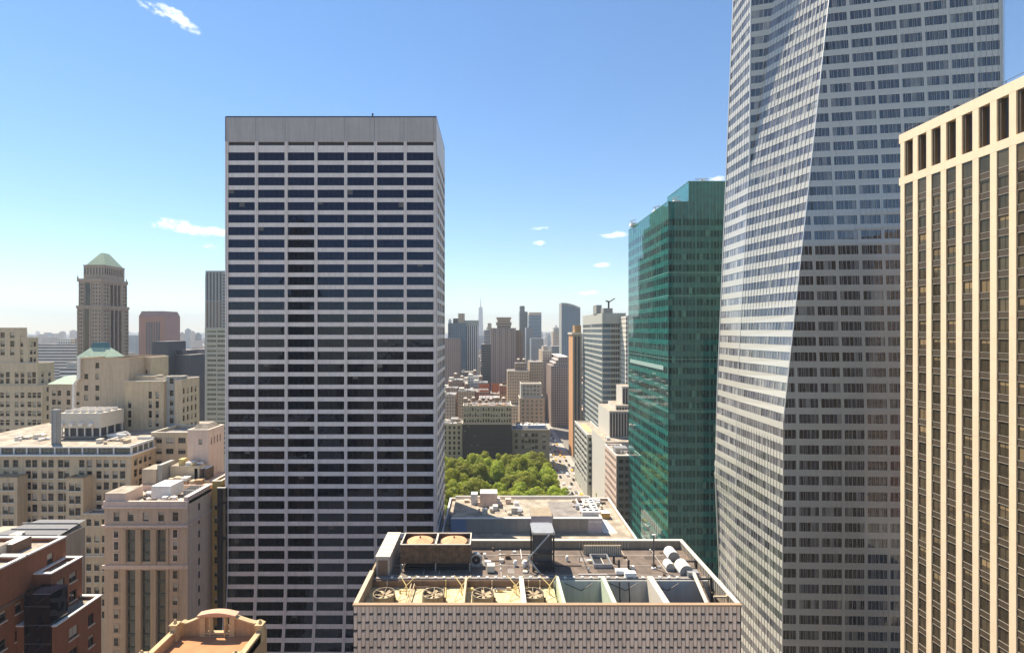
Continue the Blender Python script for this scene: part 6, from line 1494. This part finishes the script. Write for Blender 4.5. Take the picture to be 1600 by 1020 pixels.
# ------------------------------------------------------------------ the city running to the horizon
def far_city():
    r = random.Random(77); keys = ['stone', 'stone_b', 'brick', 'tan', 'white', 'glass_grey', 'stone', 'tan', 'brick', 'glass_dark']
    # low blocks between the named ones, each its own building, seen through the two gaps
    n = 0
    for lo, hi, cnt in ((-.98, -.55, 46), (-.1, .2, 70)):
        for k in range(cnt):
            D = 560+ (k/cnt)**1.3*1000+r.uniform(-15, 15); u = r.uniform(lo, hi); x = u*D
            if 40 < x < 92: x = 96+r.uniform(0, 25) if r.random() < .5 else 30-r.uniform(0, 25)
            w, d = r.uniform(16, 34), r.uniform(18, 40); h = min(r.choice((16, 24, 34, 44, 52)) * r.uniform(.8, 1.3), 66)
            if x < 60 and x+w > 54: x = 54-w
            b = thing('city_block_building', 'low masonry building among the crowded blocks of the distance', 'building', (x, D, 0), 'low buildings in the distant blocks')
            m = MB(); m.box(x, x+w, D, D+d, 0, h); m.build('walls', FM[r.choice(keys)], b)
            m = MB(); m.box(x+.6, x+w-.6, D+.6, D+d-.6, h+.01, h+.4); m.build('roof', r.choice([ROOFG, ROOFW, ROOFG, ROOFP]), b)
            for q in range(r.randrange(1, 4)):
                m = MB(); a, c = x+r.uniform(2, w-7), D+r.uniform(2, d-7); m.box(a, a+r.uniform(2, 5), c, c+r.uniform(2, 5), h, h+r.uniform(2, 4.5)); m.build('roof_unit', r.choice([COP, COPW, BROWN, GALV]), b)
            n += 1
    for i, (px, D, yb) in enumerate(((704, 600, 600), (712, 620, 588), (722, 640, 592), (735, 660, 588), (742, 640, 583), (751, 620, 592), (700, 560, 610), (729, 560, 604))):
        water_tower(X(px, D), D, Z(yb, D)-4, s=1.15, label=['tank on the roofs just right of the grid tower, upper', 'tank with pale cone, second right of the grid tower, in the crowded roofs', 'third small tank right of the grid tower over the rooftops', 'tank above the striped tower foot', 'small bright-capped tank under the spire', 'tank left of the dark blue tower foot', 'lowest tank touching the grid tower edge', 'tank over the left end of the dark brick building'][i])
        x = X(px, D); zb = Z(yb, D)-4; b = thing('loft_building', 'plain loft building under the wooden water tower ' + ('right of the grid tower, upper', 'with pale cone, near the grid tower', 'third right of the grid tower', 'above the striped tower foot', 'under the distant spire', 'left of the dark blue tower foot', 'touching the grid tower edge', 'over the left end of the dark building')[i], 'building', (x-9, D-8, 0), 'loft buildings under water towers')
        m = MB(); m.box(x-9, x+9, D-6, D+16, 0, zb); m.build('walls', FM[keys[i]], b); m = MB(); m.box(x-8.5, x+8.5, D-5.5, D+15.5, zb, zb+.3) if False else m.box(x-8.5, x-3, D-2, D+8, zb, zb+2.5); m.build('roof_unit', COP, b)
    for k, mk in enumerate(['stone', 'tan', 'glass_grey', 'brick']):
        m = MB()
        for q in range(1700):
            D = 1500+ (q/1700)**1.25*9800; x = r.uniform(-1.15, 1.1)*D
            if 6700 < D < 8900 and r.random() < .93: continue
            w, d = r.uniform(20, 60), r.uniform(20, 60); h = r.choice((10, 14, 20, 28))*r.uniform(.8, 1.6)
            if r.random() < .035: h = r.uniform(60, 120)
            m.box(x, x+w, D, D+d, 0, h, bottom=False)
        m.build('far_city_blocks', FM[mk], kind='stuff', loc=Vector((0, 0, 0)))
    # hazy downtown towers each side of the spire and small skylines along the horizon
    ORD2 = ['leftmost', 'second', 'third', 'fourth', 'rightmost']; HZ = {}
    for px, yt, D, w, mk in ((703, 500, 2600, 16, 'glass_grey'), (757, 517, 3600, 20, 'stone'), (762, 512, 3300, 18, 'stone'), (858, 524, 3000, 20, 'glass_grey'), (854, 528, 3400, 30, 'stone'),
                         (283, 521, 3000, 22, 'stone'), (292, 515, 3200, 26, 'glass_grey'), (300, 519, 3100, 20, 'stone'), (272, 524, 2900, 24, 'stone'), (308, 522, 3000, 25, 'glass_dark'),
                         (60, 524, 3000, 40, 'stone'), (75, 522, 3600, 30, 'glass_grey'), (95, 519, 3900, 30, 'stone'), (112, 517, 4000, 36, 'stone'), (44, 526, 3300, 44, 'stone')):
        grp = 0 if px < 120 else 1 if px < 320 else 2; i = sorted(({0: (60, 75, 95, 112, 44), 1: (283, 292, 300, 272, 308), 2: (703, 757, 762, 858, 854)})[grp]).index(px); x = X(px, D); b = thing('hazy_tower', f'{ORD2[i]} of five hazy towers {"left of the crowned stone tower" if px < 120 else "between reddish slab and banded tower" if px < 320 else "near the spire"}', 'tower', (x, D, 0), 'hazy towers ' + ('at far left' if px < 120 else 'at left' if px < 320 else 'in the centre'))
        zt = Z(yt, D); m = MB(); m.box(x-w/2, x+w/2, D, D+w, 0, zt); m.box(x-w/4, x+w/4, D+w*.2, D+w*.7, zt, zt+8); m.build('walls', FM[mk], b)
far_city()

# ------------------------------------------------------------------ what the glass mirrors: towers hidden from view and the street behind the camera
def mirrored():
    b = thing('stepped_stone_skyscraper', 'tall stepped stone skyscraper seen only mirrored in the green glass side', 'skyscraper', (-150, 820, 0))
    for x0, x1, zt in ((-185, -91, 149), (-178, -100.7, 250), (-168, -108, 300), (-155, -120, 330)):
        m = MB(); m.box(x0, x1, 815, 870, 0 if zt < 150 else zt-150, zt); m.build('walls', FM['stone_b'], b)
    spec = [(-235, -90, 60, 40, 80, 'brick'), (-170, -70, 24, 30, 104, 'stone_b'), (-146, -42, 11, 30, 205, 'glass_dark'), (-118, -75, 34, 40, 100, 'tan'), (-82, -80, 38, 40, 112, 'stone_b'), (-40, -60, 70, 50, 90, 'tan'),
            (50, -85, 42, 50, 92, 'stone'), (100, -82, 70, 50, 100, 'tan'), (206, -42, 46, 45, 205, 'stone_b'), (256, -42, 48, 45, 168, 'brick'), (310, -80, 60, 45, 110, 'tan')]
    for k, (x, y, w, d, h, mk) in enumerate(spec):
        b = thing('street_building', 'building behind the viewpoint, seen only as a dark mirror image in the glass towers', 'building', (x, y-d, 0), 'buildings behind the viewpoint')
        m = MB(); m.box(x, x+w, y-d, y, 0, h-6); m.box(x+3, x+w-3, y-d+3, y-3, h-6, h); m.build('walls', FM[mk], b)
mirrored()

# ------------------------------------------------------------------ park trees
LEAF = None
def leaf_mat(name, c1, c2):
    m = bpy.data.materials.new(name); m.use_nodes = True; nt = m.node_tree; b = nt.nodes['Principled BSDF']
    g_ = N(nt, 'ShaderNodeNewGeometry'); n = N(nt, 'ShaderNodeTexNoise', Scale=.45, Detail=4.0, Roughness=.7); nt.links.new(g_.outputs['Position'], n.inputs[0])
    oi = N(nt, 'ShaderNodeObjectInfo'); hs = N(nt, 'ShaderNodeHueSaturation')
    f = math_n(nt, 'MINIMUM', math_n(nt, 'MAXIMUM', math_n(nt, 'MULTIPLY', math_n(nt, 'SUBTRACT', n.outputs[0], .35), 3.2), 0), 1)
    nt.links.new(mixc(nt, f, c1, c2), hs.inputs['Color']); nt.links.new(math_n(nt, 'ADD', .72, math_n(nt, 'MULTIPLY', oi.outputs['Random'], .55)), hs.inputs['Value'])
    nt.links.new(math_n(nt, 'ADD', .485, math_n(nt, 'MULTIPLY', oi.outputs['Random'], .03)), hs.inputs['Hue'])
    nt.links.new(hs.outputs[0], b.inputs['Base Color']); b.inputs['Roughness'].default_value = .6
    tr = N(nt, 'ShaderNodeBsdfTranslucent'); nt.links.new(hs.outputs[0], tr.inputs[0]); mx = N(nt, 'ShaderNodeMixShader'); mx.inputs[0].default_value = .5
    nt.links.new(b.outputs[0], mx.inputs[1]); nt.links.new(tr.outputs[0], mx.inputs[2]); nt.links.new(mx.outputs[0], nt.nodes['Material Output'].inputs[0]); return m
LEAFM = leaf_mat('plane_tree_leaves', (.5, .52, .055), (.24, .31, .035))
BARK = mat('bark', (.16, .13, .1), noise=.4, scale=2)
def crown_mesh(seed, rad=6.2, hgt=14, base=6):
    r = random.Random(seed); vs = []; fs = []
    cl = []
    for k in range(17):
        a = r.uniform(0, 2*math.pi); rr = rad*math.sqrt(r.random())*.82; zz = base+2+(hgt)*r.uniform(.05, .88)*(1-.28*(rr/rad)**2); cl.append((rr*math.cos(a), rr*math.sin(a), zz, r.uniform(1.7, 3.5)))
    for cx, cy, cz, cr in cl:
        for q in range(int(125*cr)):
            d = Vector((r.gauss(0, 1), r.gauss(0, 1), r.gauss(0, 1)+.25)).normalized(); p = Vector((cx, cy, cz))+d*cr*r.uniform(.72, 1.08); s = r.uniform(.24, .5)
            nrm = (d+Vector((r.uniform(-.7, .7), r.uniform(-.7, .7), r.uniform(-.5, .7)))).normalized(); t = nrm.orthogonal().normalized(); t.rotate(Matrix.Rotation(r.uniform(0, 6.28), 3, nrm)); u = nrm.cross(t); i = len(vs)
            vs += [tuple(p-t*s-u*s*.6), tuple(p+t*s-u*s*.5), tuple(p+t*s*.8+u*s*.6), tuple(p-t*s*.7+u*s*.6)]; fs.append((i, i+1, i+2, i+3))
    me = bpy.data.meshes.new('crown'); me.from_pydata(vs, [], fs); me.materials.append(LEAFM); me.update(); return me, cl
def tree_proto(seed):
    t = thing('park_tree', '', 'tree', (0, 0, 0), 'plane trees in the park'); me, cl = crown_mesh(seed)
    link('crown', me, t, (0, 0, 0)); m = MB(); m.cyl(0, 0, 0, 8, .42, 8, .28); m.build('trunk', BARK, t, loc=Vector((0, 0, 0)))
    m = MB()
    for c in cl[:9]: m.tube((0, 0, 6.5), (c[0]*.85, c[1]*.85, c[2]-.5), .13, 5)
    m.build('limbs', BARK, t, loc=Vector((0, 0, 0)), kind='stuff'); return t
protos = [tree_proto(s) for s in (1, 2, 3, 4, 5)]
ORD = ['', 'first', 'second', 'third', 'fourth', 'fifth', 'sixth', 'seventh', 'eighth', 'ninth', 'tenth', 'eleventh', 'twelfth', 'thirteenth', 'fourteenth', 'fifteenth', 'sixteenth', 'seventeenth', 'eighteenth', 'nineteenth', 'twentieth', 'twenty-first', 'twenty-second', 'twenty-third', 'twenty-fourth', 'twenty-fifth', 'twenty-sixth', 'twenty-seventh', 'twenty-eighth', 'twenty-ninth', 'thirtieth', 'thirty-first', 'thirty-second', 'thirty-third', 'thirty-fourth']; rowc = {}
used = [False]*5; r = random.Random(9); spots = []
for row, D in enumerate((300, 313, 327, 342, 358, 374, 390, 404, 416)):
    lo = -58 if D > 300 else -30; x = X(700, D)-6
    while x < 40+(D-300)*.05:
        if not (342 <= D <= 360 and -12 < x < 2) and r.random() > .04: spots.append((x+r.uniform(-2.5, 2.5), D+r.uniform(-4, 4)))
        x += r.uniform(8.5, 11.5)
for y in (300, 345, 372, 398): spots.append((75.5, y))
nf = len(spots)
for i, (x, y) in enumerate(spots):
    k = r.randrange(5); s = r.uniform(.82, 1.28) * (.78 if y > 410 else 1) * (.55 if x > 60 else 1); o = protos[k]
    rot = r.uniform(0, 6.28)
    if not used[k]: used[k] = True; o.location = (x, y, 0); o.rotation_euler = (0, 0, rot); LOCS[o.name] = Vector((x, y, 0))
    else: o = copy_tree(o, (x, y, 0), rot)
    o.scale = (s, s, s*r.uniform(.92, 1.06))
    if x > 60: o['label'] = 'small street tree on the right-hand pavement of the avenue'; o['group'] = 'street trees on the avenue'
    else:
        rows_ = ('nearest', 'second', 'third', 'fourth', 'fifth', 'sixth', 'seventh', 'eighth', 'farthest'); ri = min(range(9), key=lambda q: abs((300, 313, 327, 342, 358, 374, 390, 404, 416)[q]-y)); rowc[ri] = rowc.get(ri, 0)+1
        o['label'] = f'leafy green tree of the park grove, {rows_[ri]} row, {ORD[rowc[ri]]} from the left'; o['group'] = 'plane trees in the park'

# ------------------------------------------------------------------ traffic on the avenue
def car_proto(paint, taxi=False, van=False):
    t = thing('delivery_van' if van else 'car', '', 'van' if van else 'car', (0, 0, 0), 'vehicles on the avenue'); L, Wd, h = (5.6, 2.0, 2.3) if van else (4.6, 1.8, 1.42)
    m = MB(); prof = [(-L/2, .35), (-L/2, .8), (-L/2+.15, .95), (-L/2+1.1, .98), (-L/2+1.5, h), (L/2-1.2, h), (L/2-.5, 1.0), (L/2, .92), (L/2, .35)] if not van else [(-L/2, .4), (-L/2, 1.2), (-L/2+.7, h), (L/2, h), (L/2, .4)]
    n = len(prof)
    for s in (-1, 1):
        i = len(m.v); m.v += [(s*Wd/2*(.86 if z > 1 and not van else 1), y, z) for y, z in prof]; m.f.append(tuple(range(i, i+n)) if s > 0 else tuple(reversed(range(i, i+n)))); m.m.append(0)
    for k in range(n): q = (k+1) % n; m.f.append((k, q, n+q, n+k)); m.m.append(0)
    L0 = Vector((0, 0, 0)); m.build('body', paint, t, loc=L0)
    m = MB()
    for s in (-1, 1):
        x = s*(Wd/2*.87+.02); m.quad((x, -L/2+1.5, 1.02), (x, L/2-1.1, 1.02), (x, L/2-1.3, h-.12), (x, -L/2+1.75, h-.12))
    m.quad((-Wd*.38, -L/2+1.12, 1.0), (Wd*.38, -L/2+1.12, 1.0), (Wd*.36, -L/2+1.46, h-.1), (-Wd*.36, -L/2+1.46, h-.1)); m.build('glazing', G_DARK, t, loc=L0)
    for sx in (-1, 1):
        for y in (-L*.31, L*.31): w = MB(); w.tube((sx*Wd*.42, y, .33), (sx*Wd*.51, y, .33), .33, 10); w.build('wheel', BLKM, t, loc=L0)
    return t
cp_ = {'white': car_proto(mat('white_car_paint', (.75, .75, .73), rough=.3, coat=.5)), 'black': car_proto(mat('black_car_paint', (.02, .02, .022), rough=.3, coat=.5)), 'yellow': car_proto(mat('taxi_yellow_paint', (.8, .5, .04), rough=.35, coat=.5)),
       'silver': car_proto(mat('silver_car_paint', (.4, .41, .42), rough=.3, metal=.5)), 'red': car_proto(mat('red_car_paint', (.4, .03, .02), rough=.3, coat=.5)), 'white van': car_proto(mat('white_van_paint', (.78, .77, .74), rough=.4), van=True)}
first = {k: True for k in cp_}; r = random.Random(5)
cnt_ = {}
for lane, x in enumerate((58.6, 61.8, 65, 68.2, 71.4)):
    y = 290+r.uniform(0, 10)
    while y < 640:
        c = r.choices(list(cp_), (5, 6, 5, 4, 1, 3))[0]; o = cp_[c]
        if first[c]: first[c] = False; o.location = (x+r.uniform(-.2, .2), y, .03)
        else: o = copy_tree(o, (x+r.uniform(-.2, .2), y, .03))
        kerb = lane in (0, 4); cnt_[lane, c] = cnt_.get((lane, c), 0)+1; o['label'] = f'{c} {"" if "van" in c else "car "}{("at the left kerb", "in the left lane", "in the middle lane", "in the right lane", "at the right kerb")[lane]}, {ORD[cnt_[lane, c]]} of its colour counting away'.replace('  ', ' '); o['group'] = f'{c} {"" if "van" in c else "cars "}{"at the kerb" if kerb else "in the lanes"}'
        y += r.uniform(7, 20) if kerb else r.uniform(12, 42)

# ------------------------------------------------------------------ summer haze
hz = MB(); hz.box(-9500, 9500, -420, 13200, -1.5, 520); hz = hz.build('haze', [], kind='stuff', loc=Vector((0, 0, 0)))
hm = bpy.data.materials.new('haze_air'); hm.use_nodes = True; nt = hm.node_tree; nt.nodes.clear()
o_ = N(nt, 'ShaderNodeOutputMaterial'); pv = N(nt, 'ShaderNodeVolumePrincipled'); pv.inputs['Color'].default_value = (.86, .93, 1, 1); pv.inputs['Density'].default_value = .00012; pv.inputs['Anisotropy'].default_value = 0
nt.links.new(pv.outputs[0], o_.inputs['Volume']); hz.data.materials.append(hm)
